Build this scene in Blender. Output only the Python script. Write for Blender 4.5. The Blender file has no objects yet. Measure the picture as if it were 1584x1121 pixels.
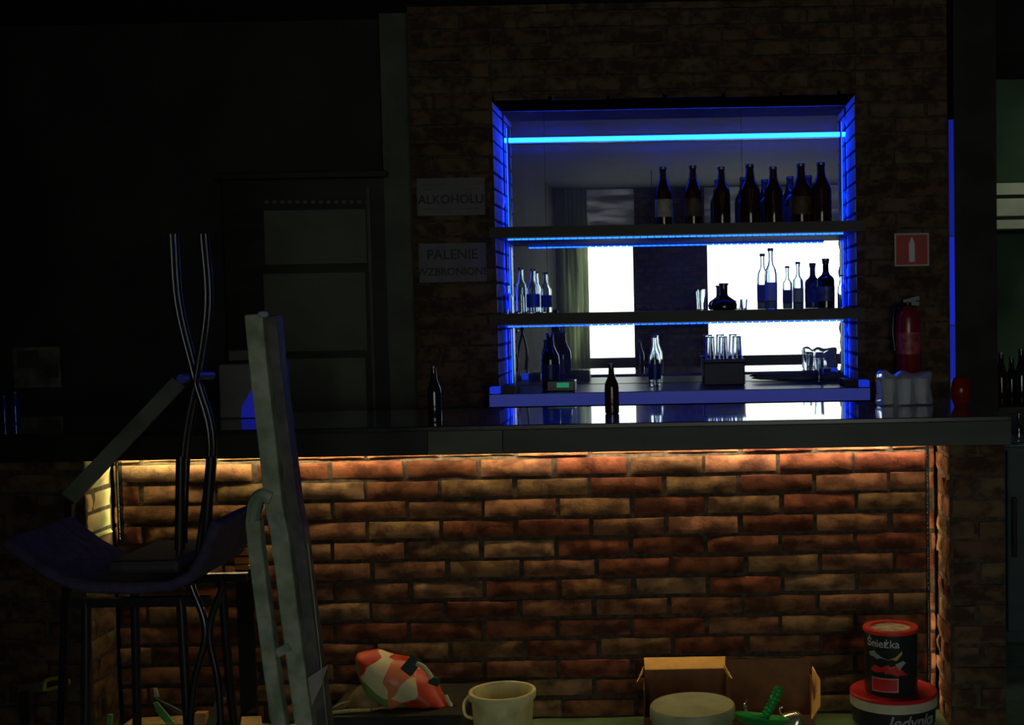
import bpy, math, random
from mathutils import Vector, Matrix, noise
random.seed(7)
C = bpy.context.scene.collection
SC = bpy.context.scene

# ------------------------------------------------------------------ camera
W, H, F = 1584.0, 1121.0, 2000.0
PPX, PPY = 1055.0, 577.0
EYE = 1.505
PITCH = math.atan(0.0505)
ROLL = math.radians(-1.05)
CAMROT = Matrix.Rotation(math.radians(90) - PITCH, 3, 'X') @ Matrix.Rotation(ROLL, 3, 'Z')
cam_d = bpy.data.cameras.new('camera')
cam = bpy.data.objects.new('camera', cam_d)
C.objects.link(cam)
cam.matrix_world = Matrix.Translation((0, 0, EYE)) @ CAMROT.to_4x4()
cam_d.sensor_width = 36
cam_d.sensor_fit = 'HORIZONTAL'
cam_d.lens = 36 * F / W
cam_d.shift_x = (W / 2 - PPX) / W
cam_d.shift_y = (PPY - H / 2) / W
cam_d.clip_start = 0.05
SC.camera = cam

# ------------------------------------------------------------------ world, exposure
world = bpy.data.worlds.new('world')
SC.world = world
world.use_nodes = True
world.node_tree.nodes['Background'].inputs[0].default_value = (0.02, 0.03, 0.025, 1)
world.node_tree.nodes['Background'].inputs[1].default_value = 0.02
SC.view_settings.view_transform = 'Standard'
SC.view_settings.look = 'None'
SC.view_settings.gamma = 1
SC.view_settings.exposure = 0.0
SC.view_settings.use_curve_mapping = False

# light levels (emission strengths of the things that glow)
WIN_L = 3.7        # daylit window panes behind the photographer
WARM_L = 92.0      # strip under the counter
WARM_DOWN = 80.0   # added downward row, lights the things on the floor
WARM_V = 6.5       # short upright strips beside the piers
BLUE_TOP = 30.0
BLUE_SHELF = 16.0
BLUE_JAMB = 16.0
SIDE_FILL = 8.0   # added fill lamp, out of view, brightens the right side room


def P(px, py, Y):
    """world point where the ray through a photo pixel meets the plane y = Y"""
    d = CAMROT @ Vector(((px - PPX) / F, -(py - PPY) / F, -1))
    return Vector((0, 0, EYE)) + d * (Y / d.y)


def PZ(px, py, z):
    d = CAMROT @ Vector(((px - PPX) / F, -(py - PPY) / F, -1))
    return Vector((0, 0, EYE)) + d * ((z - EYE) / d.z)


# ------------------------------------------------------------------ materials
MATS = {}


def mat(name, col, rough=0.6, metal=0.0, vary=0.0, scale=8.0, bump=0.0, trans=0.0, emit=None, es=0.0,
        col2=None, spec=0.5, ior=1.45, stretch=None, coat=0.0, alpha=1.0):
    if name in MATS:
        return MATS[name]
    m = bpy.data.materials.new(name)
    m.use_nodes = True
    nt = m.node_tree
    b = nt.nodes['Principled BSDF']
    b.inputs['Base Color'].default_value = (*col, 1)
    b.inputs['Roughness'].default_value = rough
    b.inputs['Metallic'].default_value = metal
    b.inputs['Transmission Weight'].default_value = trans
    b.inputs['Specular IOR Level'].default_value = spec
    b.inputs['IOR'].default_value = ior
    b.inputs['Coat Weight'].default_value = coat
    b.inputs['Alpha'].default_value = alpha
    if emit:
        b.inputs['Emission Color'].default_value = (*emit, 1)
        b.inputs['Emission Strength'].default_value = es
    tc = nt.nodes.new('ShaderNodeTexCoord')
    mp = nt.nodes.new('ShaderNodeMapping')
    nt.links.new(tc.outputs['Object'], mp.inputs['Vector'])
    if stretch:
        mp.inputs['Scale'].default_value = stretch
    no = nt.nodes.new('ShaderNodeTexNoise')
    no.inputs['Scale'].default_value = scale
    no.inputs['Detail'].default_value = 6
    nt.links.new(mp.outputs[0], no.inputs['Vector'])
    if vary or col2:
        r = nt.nodes.new('ShaderNodeValToRGB')
        c2 = col2 or tuple(c * (1 - vary) for c in col)
        c1 = col if col2 else tuple(min(1, c * (1 + vary)) for c in col)
        r.color_ramp.elements[0].color = (*c2, 1)
        r.color_ramp.elements[1].color = (*c1, 1)
        r.color_ramp.elements[0].position = 0.36
        r.color_ramp.elements[1].position = 0.62
        nt.links.new(no.outputs['Fac'], r.inputs[0])
        nt.links.new(r.outputs[0], b.inputs['Base Color'])
    if bump:
        bp = nt.nodes.new('ShaderNodeBump')
        bp.inputs['Strength'].default_value = bump
        bp.inputs['Distance'].default_value = 0.01
        nt.links.new(no.outputs['Fac'], bp.inputs['Height'])
        nt.links.new(bp.outputs[0], b.inputs['Normal'])
    MATS[name] = m
    return m


def glow(name, col, s):
    return mat(name, (0.05, 0.05, 0.05), emit=col, es=s)


def brick_mat(name, dark=1.0, grey=0.0):
    m = bpy.data.materials.new(name)
    m.use_nodes = True
    nt = m.node_tree
    b = nt.nodes['Principled BSDF']
    b.inputs['Roughness'].default_value = 0.88
    b.inputs['Specular IOR Level'].default_value = 0.15
    at = nt.nodes.new('ShaderNodeAttribute')
    at.attribute_name = 'tint'
    r = nt.nodes.new('ShaderNodeValToRGB')
    els = r.color_ramp.elements
    pal0 = [(0.0, (0.16, 0.062, 0.036)), (0.2, (0.27, 0.085, 0.050)), (0.4, (0.26, 0.125, 0.065)),
           (0.6, (0.33, 0.155, 0.095)), (0.8, (0.25, 0.15, 0.075)), (1.0, (0.37, 0.22, 0.13))]
    pal = [(p, tuple(k * (1 - grey) + q * grey for k, q in zip(c, (.17, .16, .11)))) for p, c in pal0]
    els[0].position, els[0].color = pal[0][0], (*[c * dark for c in pal[0][1]], 1)
    els[1].position, els[1].color = pal[-1][0], (*[c * dark for c in pal[-1][1]], 1)
    for p, c in pal[1:-1]:
        e = els.new(p)
        e.color = (*[k * dark for k in c], 1)
    nt.links.new(at.outputs['Fac'], r.inputs[0])
    tc = nt.nodes.new('ShaderNodeTexCoord')
    mp = nt.nodes.new('ShaderNodeMapping')
    mp.inputs['Scale'].default_value = (1, 1, 1.3)
    nt.links.new(tc.outputs['Object'], mp.inputs[0])
    n1 = nt.nodes.new('ShaderNodeTexNoise')
    n1.inputs['Scale'].default_value = 13
    n1.inputs['Detail'].default_value = 3
    nt.links.new(mp.outputs[0], n1.inputs[0])
    r1 = nt.nodes.new('ShaderNodeValToRGB')
    r1.color_ramp.elements[0].position = 0.40
    r1.color_ramp.elements[0].color = (0.42, 0.36, 0.34, 1)
    r1.color_ramp.elements[1].position = 0.60
    r1.color_ramp.elements[1].color = (1.35, 1.3, 1.05, 1)
    nt.links.new(n1.outputs['Fac'], r1.inputs[0])
    mx = nt.nodes.new('ShaderNodeMix')
    mx.data_type = 'RGBA'
    mx.blend_type = 'MULTIPLY'
    mx.inputs[0].default_value = 0.85
    nt.links.new(r.outputs[0], mx.inputs[6])
    nt.links.new(r1.outputs[0], mx.inputs[7])
    nt.links.new(mx.outputs[2], b.inputs['Base Color'])
    n2 = nt.nodes.new('ShaderNodeTexNoise')
    n2.inputs['Scale'].default_value = 90
    n2.inputs['Detail'].default_value = 8
    nt.links.new(tc.outputs['Object'], n2.inputs[0])
    bp = nt.nodes.new('ShaderNodeBump')
    bp.inputs['Strength'].default_value = 0.5
    bp.inputs['Distance'].default_value = 0.004
    nt.links.new(n2.outputs['Fac'], bp.inputs['Height'])
    nt.links.new(bp.outputs[0], b.inputs['Normal'])
    return m


M_BRICK = brick_mat('old_brick', 0.72)
M_NICHE = mat('whitewashed_brick', (.62, .62, .64), .8, vary=.15, scale=14, bump=.4)
M_BRICK_D = brick_mat('grey_brown_brick', 0.52, 0.5)
M_MORTAR = mat('mortar', (0.07, 0.05, 0.035), 0.95, vary=0.4, scale=40, bump=0.4)
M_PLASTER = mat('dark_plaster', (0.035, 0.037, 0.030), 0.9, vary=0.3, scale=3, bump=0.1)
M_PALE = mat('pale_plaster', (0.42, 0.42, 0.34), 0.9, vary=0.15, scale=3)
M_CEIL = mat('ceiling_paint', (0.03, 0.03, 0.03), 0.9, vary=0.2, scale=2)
M_FLOOR = mat('floor_concrete', (0.13, 0.21, 0.09), 0.7, vary=0.35, scale=6, bump=0.2)
M_STONE = mat('polished_black_stone', (0.010, 0.011, 0.014), 0.26, vary=0.5, scale=60, coat=1.0, spec=.9)
M_STONE.node_tree.nodes['Principled BSDF'].inputs['Coat Roughness'].default_value = .03
M_FASCIA = mat('dark_laminate', (0.040, 0.042, 0.030), 0.5, vary=0.25, scale=9, stretch=(0.3, 1, 1))
M_FASCIA2 = mat('greenish_laminate', (0.075, 0.080, 0.052), 0.5, vary=0.2, scale=9, stretch=(0.3, 1, 1))
M_DARKWOOD = mat('dark_wood', (0.022, 0.018, 0.015), 0.5, vary=0.4, scale=12, stretch=(0.2, 1, 1), bump=0.1)
M_BLACKMET = mat('black_metal', (0.012, 0.012, 0.014), 0.25, metal=0.0, spec=0.8, vary=0.3)
M_CHROME = mat('chrome', (0.75, 0.75, 0.78), 0.12, metal=1.0, vary=0.05)
M_WHITEPL = mat('white_plastic', (0.62, 0.62, 0.58), 0.4, vary=0.08)


# ------------------------------------------------------------------ mesh building
class MB:
    def __init__(s):
        s.v, s.f, s.t = [], [], []

    def add(s, vs, fs, t=0.0):
        o = len(s.v)
        s.v += [tuple(v) for v in vs]
        s.f += [tuple(i + o for i in f) for f in fs]
        s.t += [t] * len(vs)

    def box(s, a, b, t=0.0, mtx=None):
        (x0, y0, z0), (x1, y1, z1) = a, b
        vs = [Vector(p) for p in ((x0, y0, z0), (x1, y0, z0), (x1, y1, z0), (x0, y1, z0), (x0, y0, z1), (x1, y0, z1), (x1, y1, z1), (x0, y1, z1))]
        if mtx:
            vs = [mtx @ v for v in vs]
        s.add(vs, [(0, 3, 2, 1), (4, 5, 6, 7), (0, 1, 5, 4), (1, 2, 6, 5), (2, 3, 7, 6), (3, 0, 4, 7)], t)

    def lathe(s, prof, c=(0, 0, 0), n=28, mtx=None, closed=True):
        c = Vector(c)
        vs, fs = [], []
        for r, z in prof:
            for i in range(n):
                a = 2 * math.pi * i / n
                p = Vector((r * math.cos(a), r * math.sin(a), z))
                if mtx:
                    p = mtx @ p
                vs.append(c + p)
        m = len(prof)
        for k in range(m - 1):
            for i in range(n):
                j = (i + 1) % n
                fs.append((k * n + i, k * n + j, (k + 1) * n + j, (k + 1) * n + i))
        if closed:
            fs.append(tuple(reversed(range(n))))
            fs.append(tuple((m - 1) * n + i for i in range(n)))
        s.add(vs, fs)

    def tube(s, pts, r, n=10, smooth=True, steps=6):
        pts = [Vector(p) for p in pts]
        if smooth and len(pts) > 2:
            q = [pts[0] * 2 - pts[1]] + pts + [pts[-1] * 2 - pts[-2]]
            out = []
            for i in range(1, len(q) - 2):
                for k in range(steps):
                    t = k / steps
                    a, b, c, d = q[i - 1], q[i], q[i + 1], q[i + 2]
                    out.append(0.5 * ((2 * b) + (c - a) * t + (2 * a - 5 * b + 4 * c - d) * t * t + (3 * b - a - 3 * c + d) * t ** 3))
            out.append(pts[-1])
            pts = out
        vs, fs = [], []
        L = len(pts)
        up = None
        for i, p in enumerate(pts):
            d = (pts[min(i + 1, L - 1)] - pts[max(i - 1, 0)]).normalized()
            if up is None:
                up = Vector((0, 1, 0)) if abs(d.y) < 0.9 else Vector((1, 0, 0))
            u = d.cross(up).normalized()
            w = u.cross(d).normalized()
            up = w
            rr = r[min(len(r) - 1, int(i * len(r) / L))] if isinstance(r, (list, tuple)) else r
            for k in range(n):
                a = 2 * math.pi * k / n
                vs.append(p + (u * math.cos(a) + w * math.sin(a)) * rr)
        for i in range(L - 1):
            for k in range(n):
                j = (k + 1) % n
                fs.append((i * n + k, i * n + j, (i + 1) * n + j, (i + 1) * n + k))
        fs.append(tuple(range(n)))
        fs.append(tuple((L - 1) * n + k for k in reversed(range(n))))
        s.add(vs, fs)

    def bar(s, a, b, wx, wy, rot=0.0, seg=1, wob=0.0):
        """square bar from a to b; section wx by wy turned by rot about its axis"""
        a, b = Vector(a), Vector(b)
        d = (b - a).normalized()
        u = d.cross(Vector((0, 1, 0))).normalized()
        w = d.cross(u).normalized()
        vs, fs = [], []
        for i in range(seg + 1):
            p = a.lerp(b, i / seg)
            for (sx, sy) in ((-1, -1), (1, -1), (1, 1), (-1, 1)):
                q = u * (sx * wx / 2) + w * (sy * wy / 2)
                q = Matrix.Rotation(rot, 3, d) @ q
                if wob:
                    q += Vector((noise.noise(Vector((i * .7, sx, sy))), noise.noise(Vector((i * .7, sx + 5, sy))), 0)) * wob
                vs.append(p + q)
        for i in range(seg):
            for k in range(4):
                j = (k + 1) % 4
                fs.append((i * 4 + k, i * 4 + j, i * 4 + 4 + j, i * 4 + 4 + k))
        fs += [(3, 2, 1, 0), tuple(seg * 4 + k for k in range(4))]
        s.add(vs, fs)

    def pillow(s, outline, T, rings=7, crumple=0.0, seed=0.0, flat_back=False):
        """closed lump from a star-shaped outline of world points, thickness T along y"""
        o = [Vector(p) for p in outline]
        n = len(o)
        # smooth/densify
        d = []
        for i in range(n):
            a, b, c, e = o[i - 1], o[i], o[(i + 1) % n], o[(i + 2) % n]
            for k in range(4):
                t = k / 4
                d.append(0.5 * ((2 * b) + (c - a) * t + (2 * a - 5 * b + 4 * c - e) * t * t + (3 * b - a - 3 * c + e) * t ** 3))
        n = len(d)
        ce = sum(d, Vector()) / n
        vs, fs = [], []
        for sgn in (-1, 1):
            base = len(vs)
            for k in range(1, rings + 1):
                r = math.sin(k / rings * math.pi / 2)
                for p in d:
                    q = ce + (p - ce) * r
                    dep = T * math.sqrt(max(0, 1 - r * r)) * (1 if sgn < 0 else (0.2 if flat_back else 1))
                    q = q + Vector((0, sgn * dep, 0))
                    if crumple:
                        w = Vector((q.x * 14 + seed, q.z * 14, q.y * 14))
                        q = q + Vector((noise.noise(w), noise.noise(w + Vector((9, 0, 0))) * 1.6, noise.noise(w + Vector((0, 9, 0))))) * crumple
                    vs.append(q)
            vs.append(ce + Vector((0, sgn * T * (1 if sgn < 0 else (0.2 if flat_back else 1)), 0)))
            ci = len(vs) - 1
            for i in range(n):
                j = (i + 1) % n
                fs.append((ci, base + j, base + i) if sgn > 0 else (ci, base + i, base + j))
            for k in range(rings - 1):
                for i in range(n):
                    j = (i + 1) % n
                    f = (base + k * n + i, base + (k + 1) * n + i, base + (k + 1) * n + j, base + k * n + j)
                    fs.append(f if sgn < 0 else tuple(reversed(f)))
        # stitch rims
        h = len(vs) // 2
        for i in range(n):
            j = (i + 1) % n
            fs.append(((rings - 1) * n + i, h + (rings - 1) * n + i, h + (rings - 1) * n + j, (rings - 1) * n + j))
        s.add(vs, fs)

    def build(s, name, m, parent=None, smooth=False, bevel=0.0, world=True):
        me = bpy.data.meshes.new(name)
        me.from_pydata(s.v, [], s.f)
        me.update()
        if any(s.t):
            a = me.attributes.new('tint', 'FLOAT', 'POINT')
            a.data.foreach_set('value', s.t)
        me.materials.append(m)
        if smooth:
            me.polygons.foreach_set('use_smooth', [True] * len(me.polygons))
        o = bpy.data.objects.new(name, me)
        C.objects.link(o)
        if parent:
            o.parent = parent
            if world:
                o.matrix_parent_inverse = Matrix.Translation(-parent.location) if parent.type == 'EMPTY' and parent.parent is None and not any(parent.rotation_euler) else parent.matrix_world.inverted()
        if smooth:
            try:
                me.set_sharp_from_angle(angle=math.radians(40))
            except Exception:
                pass
        if bevel:
            b = o.modifiers.new('bevel', 'BEVEL')
            b.width = bevel
            b.segments = 2
            b.limit_method = 'ANGLE'
        return o


def tag(o, label=None, cat=None, group=None, kind=None):
    if label:
        o['label'] = label
    if cat:
        o['category'] = cat
    if group:
        o['group'] = group
    if kind:
        o['kind'] = kind
    return o


def thing(name, label, cat, loc=(0, 0, 0), group=None):
    e = bpy.data.objects.new(name, None)
    e.location = loc
    e.empty_display_size = 0.05
    C.objects.link(e)
    tag(e, label, cat, group)
    bpy.context.view_layer.update()
    return e


def bx(name, a, b, m, parent=None, bevel=0.0):
    mb = MB()
    mb.box(a, b)
    return mb.build(name, m, parent, bevel=bevel)


def struct(o):
    o['kind'] = 'structure'
    return o


# ------------------------------------------------------------------ bricks
def bricks(name, x0, x1, z0, z1, m, mtx, ztop=0.97, pitch_x=0.274, pitch_z=0.0746, phase=-0.748, dep=0.016, back=0.03, rough=1.0, res=(10, 4), rnd=0.0):
    """brick wall facing -y in its own frame, placed by mtx; all bricks and the mortar bed are one wall"""
    R = random.Random(hash(name) & 0xffff if False else sum(map(ord, name)))
    mb = MB()
    j = 0.011
    k0 = math.floor((z0 - ztop) / pitch_z)
    k1 = math.ceil((z1 - ztop) / pitch_z)
    for k in range(k0, k1 + 1):
        za, zb = ztop + k * pitch_z + j / 2, ztop + (k + 1) * pitch_z - j / 2
        za, zb = max(za, z0), min(zb, z1)
        if zb - za < 0.006:
            continue
        off = phase + (pitch_x / 2 if (k % 2 == 0) else 0) + R.uniform(-.012, .012)
        i0 = math.floor((x0 - off) / pitch_x)
        i1 = math.ceil((x1 - off) / pitch_x)
        for i in range(i0, i1 + 1):
            xa = off + i * pitch_x + j / 2 + R.uniform(-.003, .003)
            xb = off + (i + 1) * pitch_x - j / 2 + R.uniform(-.003, .003)
            xa, xb = max(xa, x0), min(xb, x1)
            if xb - xa < 0.012:
                continue
            NX, NZ = res
            t = R.uniform(0.02, 1)
            pr = dep * R.uniform(0.65, 1.35)
            tilt = R.uniform(-.004, .004) * rough
            tz = R.uniform(-.004, .005) * rough
            zj = R.uniform(-.002, .002)
            sd = R.uniform(0, 100)
            vs, fs = [], []
            for b in range(NZ + 1):
                for a in range(NX + 1):
                    u, w = a / NX, b / NZ
                    x = xa + (xb - xa) * u
                    z = za + (zb - za) * w + zj
                    e = min(u * (xb - xa), (1 - u) * (xb - xa), w * (zb - za), (1 - w) * (zb - za))
                    n1 = noise.noise(Vector((x * 11, z * 20, sd)))
                    n2 = noise.noise(Vector((x * 40, z * 50, sd)))
                    y = -(pr + tilt * (u - .5) * 2 + tz * (w - .5) * 2 + (n1 * .007 + n2 * .0025) * rough)
                    if e < 1e-6:
                        y = min(y + .006, -0.002)
                        dx = (.5 - u) * 2 * .003
                        dz = (.5 - w) * 2 * .002 + n2 * .002 * rough
                        x += dx
                        z += dz
                    vs.append((x, y, min(max(z, z0), z1)))
            for b in range(NZ):
                for a in range(NX):
                    q = b * (NX + 1) + a
                    fs.append((q, q + 1, q + NX + 2, q + NX + 1))
            # skirt back to the mortar
            rim = [a for a in range(NX + 1)] + [(b) * (NX + 1) + NX for b in range(1, NZ + 1)] + \
                  [NZ * (NX + 1) + a for a in range(NX - 1, -1, -1)] + [b * (NX + 1) for b in range(NZ - 1, 0, -1)]
            base = len(vs)
            for r_ in rim:
                x, y, z = vs[r_]
                vs.append((x, 0.004, z))
            L = len(rim)
            for q in range(L):
                q2 = (q + 1) % L
                fs.append((rim[q2], rim[q], base + q, base + q2))
            mb.add([mtx @ Vector(v) for v in vs], fs, t)
    nb = len(mb.f)
    mb.box((x0, 0, z0), (x1, back, z1), 0.001, mtx)
    o = mb.build(name, m)
    o.data.materials.append(M_MORTAR)
    for p in o.data.polygons:
        p.use_smooth = p.index < nb
        if p.index >= nb:
            p.material_index = 1
    try:
        o.data.set_sharp_from_angle(angle=math.radians(50))
    except Exception:
        pass
    return o


def T(x, y, z=0, rz=0):
    return Matrix.Translation((x, y, z)) @ Matrix.Rotation(rz, 4, 'Z')


# ------------------------------------------------------------------ setting: room shell
YB = 6.20      # front plane of the back brick wall
YM = 6.53      # mirror plane
XL, XR = -3.4, 3.3
YF = -2.6      # front wall behind the photographer
ZC = 2.95
floor = struct(bx('floor', (XL - .2, YF - .4, -0.1), (XR + .2, 9.0, 0), M_FLOOR))
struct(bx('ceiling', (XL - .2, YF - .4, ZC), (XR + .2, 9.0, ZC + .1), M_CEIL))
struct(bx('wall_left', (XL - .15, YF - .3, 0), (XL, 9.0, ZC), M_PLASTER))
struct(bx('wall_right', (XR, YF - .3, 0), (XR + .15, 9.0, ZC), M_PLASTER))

NX0 = P(767, 400, YB).x      # niche opening
NX1 = P(1325, 400, YB).x
NZ1 = 2.50
LEDGE_Z = 1.128
XC0 = P(640, 400, YB).x      # left end of brick
XE = P(1467, 400, YB).x      # right end of brick
struct(bricks('wall_back_left', XC0, NX0, 0.0, ZC, M_BRICK_D, T(0, YB), back=.32, res=(5, 2), rough=.8))
struct(bricks('wall_back_right', NX1, XE, 0.0, ZC, M_BRICK_D, T(0, YB), back=.32, res=(5, 2), rough=.8))
struct(bricks('wall_back_header', NX0, NX1, NZ1, ZC, M_BRICK_D, T(0, YB), back=.32, res=(5, 2), rough=.8))
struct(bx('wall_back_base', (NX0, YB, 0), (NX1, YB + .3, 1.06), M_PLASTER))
# brick-lined sides of the niche
struct(bricks('wall_niche_left', YB - .001, YM, LEDGE_Z, NZ1, M_NICHE, T(NX0, 0, 0, math.pi / 2) @ Matrix.Translation((0, 0, 0)), back=.02, dep=.006, res=(5, 2), rough=.6))
struct(bricks('wall_niche_right', -YM, -YB + .001, LEDGE_Z, NZ1, M_NICHE, T(NX1, 0, 0, -math.pi / 2), back=.02, dep=.006, res=(5, 2), rough=.6))
struct(bx('wall_niche_top', (NX0, YB, NZ1), (NX1, YM, NZ1 + .02), M_NICHE))
struct(bx('wall_back_panel', (NX0 - .02, YM + .012, .9), (NX1 + .02, YM + .05, NZ1 + .1), M_DARKWOOD))
# plaster to the left of the brick, plus the corner column and the far side room on the right
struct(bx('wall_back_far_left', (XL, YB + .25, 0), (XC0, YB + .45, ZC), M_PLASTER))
XP = P(1540, 400, YB + .05).x
struct(bx('wall_back_column', (XE + .035, YB + .02, 0), (XP, YB + .35, ZC), mat('column_paint', (0.03, 0.026, 0.02), 0.8, vary=.3, scale=6)))
struct(bx('trim_1', (P(603, 400, YB + .2).x, YB + .12, 0), (XC0 - .002, YB + .25, ZC), mat('column_trim_paint', (0.10, 0.105, 0.075), .7, vary=.15)))
struct(bx('wall_side_room', (XP - .3, 8.5, 0), (XR, 8.6, ZC), mat('green_paint', (0.07, 0.13, 0.075), .8, vary=.2, scale=3)))

# front wall behind the photographer, with two windows seen only in the mirror
DV = 2 * YM - YF           # optical distance of that wall by way of the mirror


def MX(px, y=YF):
    """x of a point at depth y seen in the mirror at photo column px"""
    return P(px, 480, YM).x / YM * (2 * YM - y)


def MZ(px, py, y=YF):
    d = P(px, py, YM)
    return EYE + (d.z - EYE) / YM * (2 * YM - y)


w1 = (MX(913), MX(984))
w2 = (MX(1092), MX(1306))
wz0, wz1 = MZ(1050, 582), MZ(1050, 240)
w1 = (MX(876), w1[1])
zbl = MZ(1050, 356)
mid = (w1[1] + w2[0]) / 2
FW = mat('front_wall_paint', (0.30, 0.30, 0.25), .9, vary=.15, scale=3)
struct(bx('wall_front_left', (XL, YF - .2, 0), (w1[0], YF, ZC), FW))
struct(bx('wall_front_right', (w2[1], YF - .2, 0), (XR, YF, ZC), FW))
struct(bx('wall_front_sill', (w1[0], YF - .2, 0), (w2[1], YF, wz0), FW))
struct(bx('wall_front_lintel', (w1[0], YF - .2, wz1), (w2[1], YF, ZC), FW))
struct(bricks('wall_front_pier', -w2[0] , -w1[1], wz0, wz1, M_BRICK, T(0, YF - .02, 0, math.pi), back=.18, res=(4, 2)))


def cloth_mat(name, col, amt, stripes):
    m = bpy.data.materials.new(name)
    m.use_nodes = True
    nt = m.node_tree
    nt.nodes.remove(nt.nodes['Principled BSDF'])
    tr = nt.nodes.new('ShaderNodeBsdfTranslucent')
    dfz = nt.nodes.new('ShaderNodeBsdfDiffuse')
    dfz.inputs[0].default_value = (*col, 1)
    ad = nt.nodes.new('ShaderNodeAddShader')
    tc = nt.nodes.new('ShaderNodeTexCoord')
    mp = nt.nodes.new('ShaderNodeMapping')
    mp.inputs['Scale'].default_value = stripes
    no = nt.nodes.new('ShaderNodeTexNoise')
    no.inputs['Scale'].default_value = 3
    no.inputs['Detail'].default_value = 3
    rp = nt.nodes.new('ShaderNodeValToRGB')
    rp.color_ramp.elements[0].position = .35
    rp.color_ramp.elements[1].position = .68
    rp.color_ramp.elements[0].color = (*[c * amt * .25 for c in col], 1)
    rp.color_ramp.elements[1].color = (*[c * amt for c in col], 1)
    nt.links.new(tc.outputs['Object'], mp.inputs[0])
    nt.links.new(mp.outputs[0], no.inputs[0])
    nt.links.new(no.outputs['Fac'], rp.inputs[0])
    nt.links.new(rp.outputs[0], tr.inputs[0])
    nt.links.new(tr.outputs[0], ad.inputs[0])
    nt.links.new(dfz.outputs[0], ad.inputs[1])
    nt.links.new(ad.outputs[0], nt.nodes['Material Output'].inputs[0])
    return m


M_BLIND = cloth_mat('blind_cloth', (.34, .33, .36), .55, (.6, 1, 3.2))
M_DRAPE = cloth_mat('drape_cloth', (.36, .38, .29), .75, (3, 1, .3))


def blind(n, a, b):
    t = thing('roller_blind', 'grey roller blind half down over the %s daylit window, seen in the mirror' % ('narrow' if n == 0 else 'wide'), 'blind', ((a + b) / 2, YF - .02, zbl))
    bx('blind_sheet', (a + .002, YF - .030, zbl), (b - .002, YF - .028, wz1 - .035), M_BLIND, t)
    bx('bottom_rail', (a + .002, YF - .036, zbl - .02), (b - .002, YF - .022, zbl - .0002), M_BLACKMET, t)
    if n == 0:
        xa, xb = a + .002, MX(912)
        t = thing('drape', 'grey green drape beside the narrow window, seen in the mirror', 'curtain', ((xa + xb) / 2, YF + .02, wz0))
        mb = MB()
        N = 24
        vs, fs = [], []
        for i in range(N + 1):
            x = xa + (xb - xa) * i / N
            y = YF + .035 + .014 * math.sin(i * 1.4)
            vs += [(x, y, wz0 - .25), (x, y, wz1 + .05), (x, y + .002, wz0 - .25), (x, y + .002, wz1 + .05)]
        for i in range(N):
            o = i * 4
            fs += [(o, o + 4, o + 5, o + 1), (o + 2, o + 3, o + 7, o + 6), (o, o + 2, o + 6, o + 4), (o + 1, o + 5, o + 7, o + 3)]
        fs += [(0, 1, 3, 2), (4 * N, 4 * N + 2, 4 * N + 3, 4 * N + 1)]
        mb.add(vs, fs)
        mb.build('cloth', M_DRAPE, t, smooth=True)
        mb = MB()
        mb.tube([(xa - .03, YF + .035, wz1 + .06), (xb + .08, YF + .035, wz1 + .06)], .010, smooth=False)
        mb.build('curtain_rod', M_BLACKMET, t, smooth=True)


GL = glow('daylit_glass', (0.93, 1.0, 0.93), WIN_L)
FR = mat('window_frame_paint', (.10, .09, .07), .6, vary=.1)
for n, (a, b) in enumerate((w1, w2)):
    g = struct(bx('window_%d' % (n + 1), (a, YF - .17, wz0), (b, YF - .15, wz1), GL))
    zt = MZ(1050, 560)
    f = MB()
    f.box((a, YF - .14, zt - .065), (b, YF - .04, zt + .065))
    f.build('window_rail', FR, g)
    f = MB()
    for q in (a, b - .03):
        f.box((q, YF - .14, wz0), (q + .03, YF - .1, wz1))
    f.box((a, YF - .14, wz1 - .03), (b, YF - .1, wz1))
    f.build('window_frame', FR, g)
    blind(n, a, b)
# partition beside the photographer, keeps daylight off the left of the bar
struct(bx('wall_partition', (-1.62, YF, 0), (-1.5, 2.6, ZC), M_PLASTER))

# ------------------------------------------------------------------ the bar
YBF = 4.72      # brick face of the bar
YP = 4.50       # front of piers
BX0 = P(178, 760, YBF).x
BX1 = P(1445, 760, YBF).x
ZU = 1.012      # underside of the counter
ZT = 1.112      # top of the counter
bar = bricks('brick_bar_front', BX0, BX1, 0.0, ZU, M_BRICK, T(0, YBF), back=.10)
tag(bar, 'old red brick front of the bar below the black counter', 'bar front')
prx1 = P(1556, 800, YP).x
pier = thing('brick_pier', 'brick pier at the right end of the bar, beside the paint cans', 'pier', ((BX1 + prx1) / 2, YP, 0))
pf = bricks('pier_front', BX1 + .012, prx1, 0, ZU, M_BRICK_D, T(0, YP + .012), back=.20, dep=.012, res=(6, 3))
ps = bricks('pier_side', -YBF + .022, -YP - .004, 0, ZU, M_BRICK, T(BX1 + .012, 0, 0, -math.pi / 2), back=.012, dep=.010, pitch_x=.137, res=(5, 3), phase=.05)
pl = thing('brick_pier', 'pale brick pier at the left end of the bar behind the stacked stools', 'pier', (BX0 - .3, YP, 0))
lf = bricks('pier_front', -3.0, BX0 - .012, 0, ZU, M_BRICK_D, T(0, YP + .012), back=.20, dep=.012, res=(6, 3))
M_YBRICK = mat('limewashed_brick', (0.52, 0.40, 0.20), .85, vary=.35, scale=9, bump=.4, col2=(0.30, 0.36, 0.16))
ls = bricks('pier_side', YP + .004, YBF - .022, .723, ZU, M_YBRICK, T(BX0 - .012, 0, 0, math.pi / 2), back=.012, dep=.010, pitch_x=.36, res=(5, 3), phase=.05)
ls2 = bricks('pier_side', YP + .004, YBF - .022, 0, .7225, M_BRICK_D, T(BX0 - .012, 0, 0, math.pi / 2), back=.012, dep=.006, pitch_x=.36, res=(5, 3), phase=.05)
bpy.context.view_layer.update()
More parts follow.
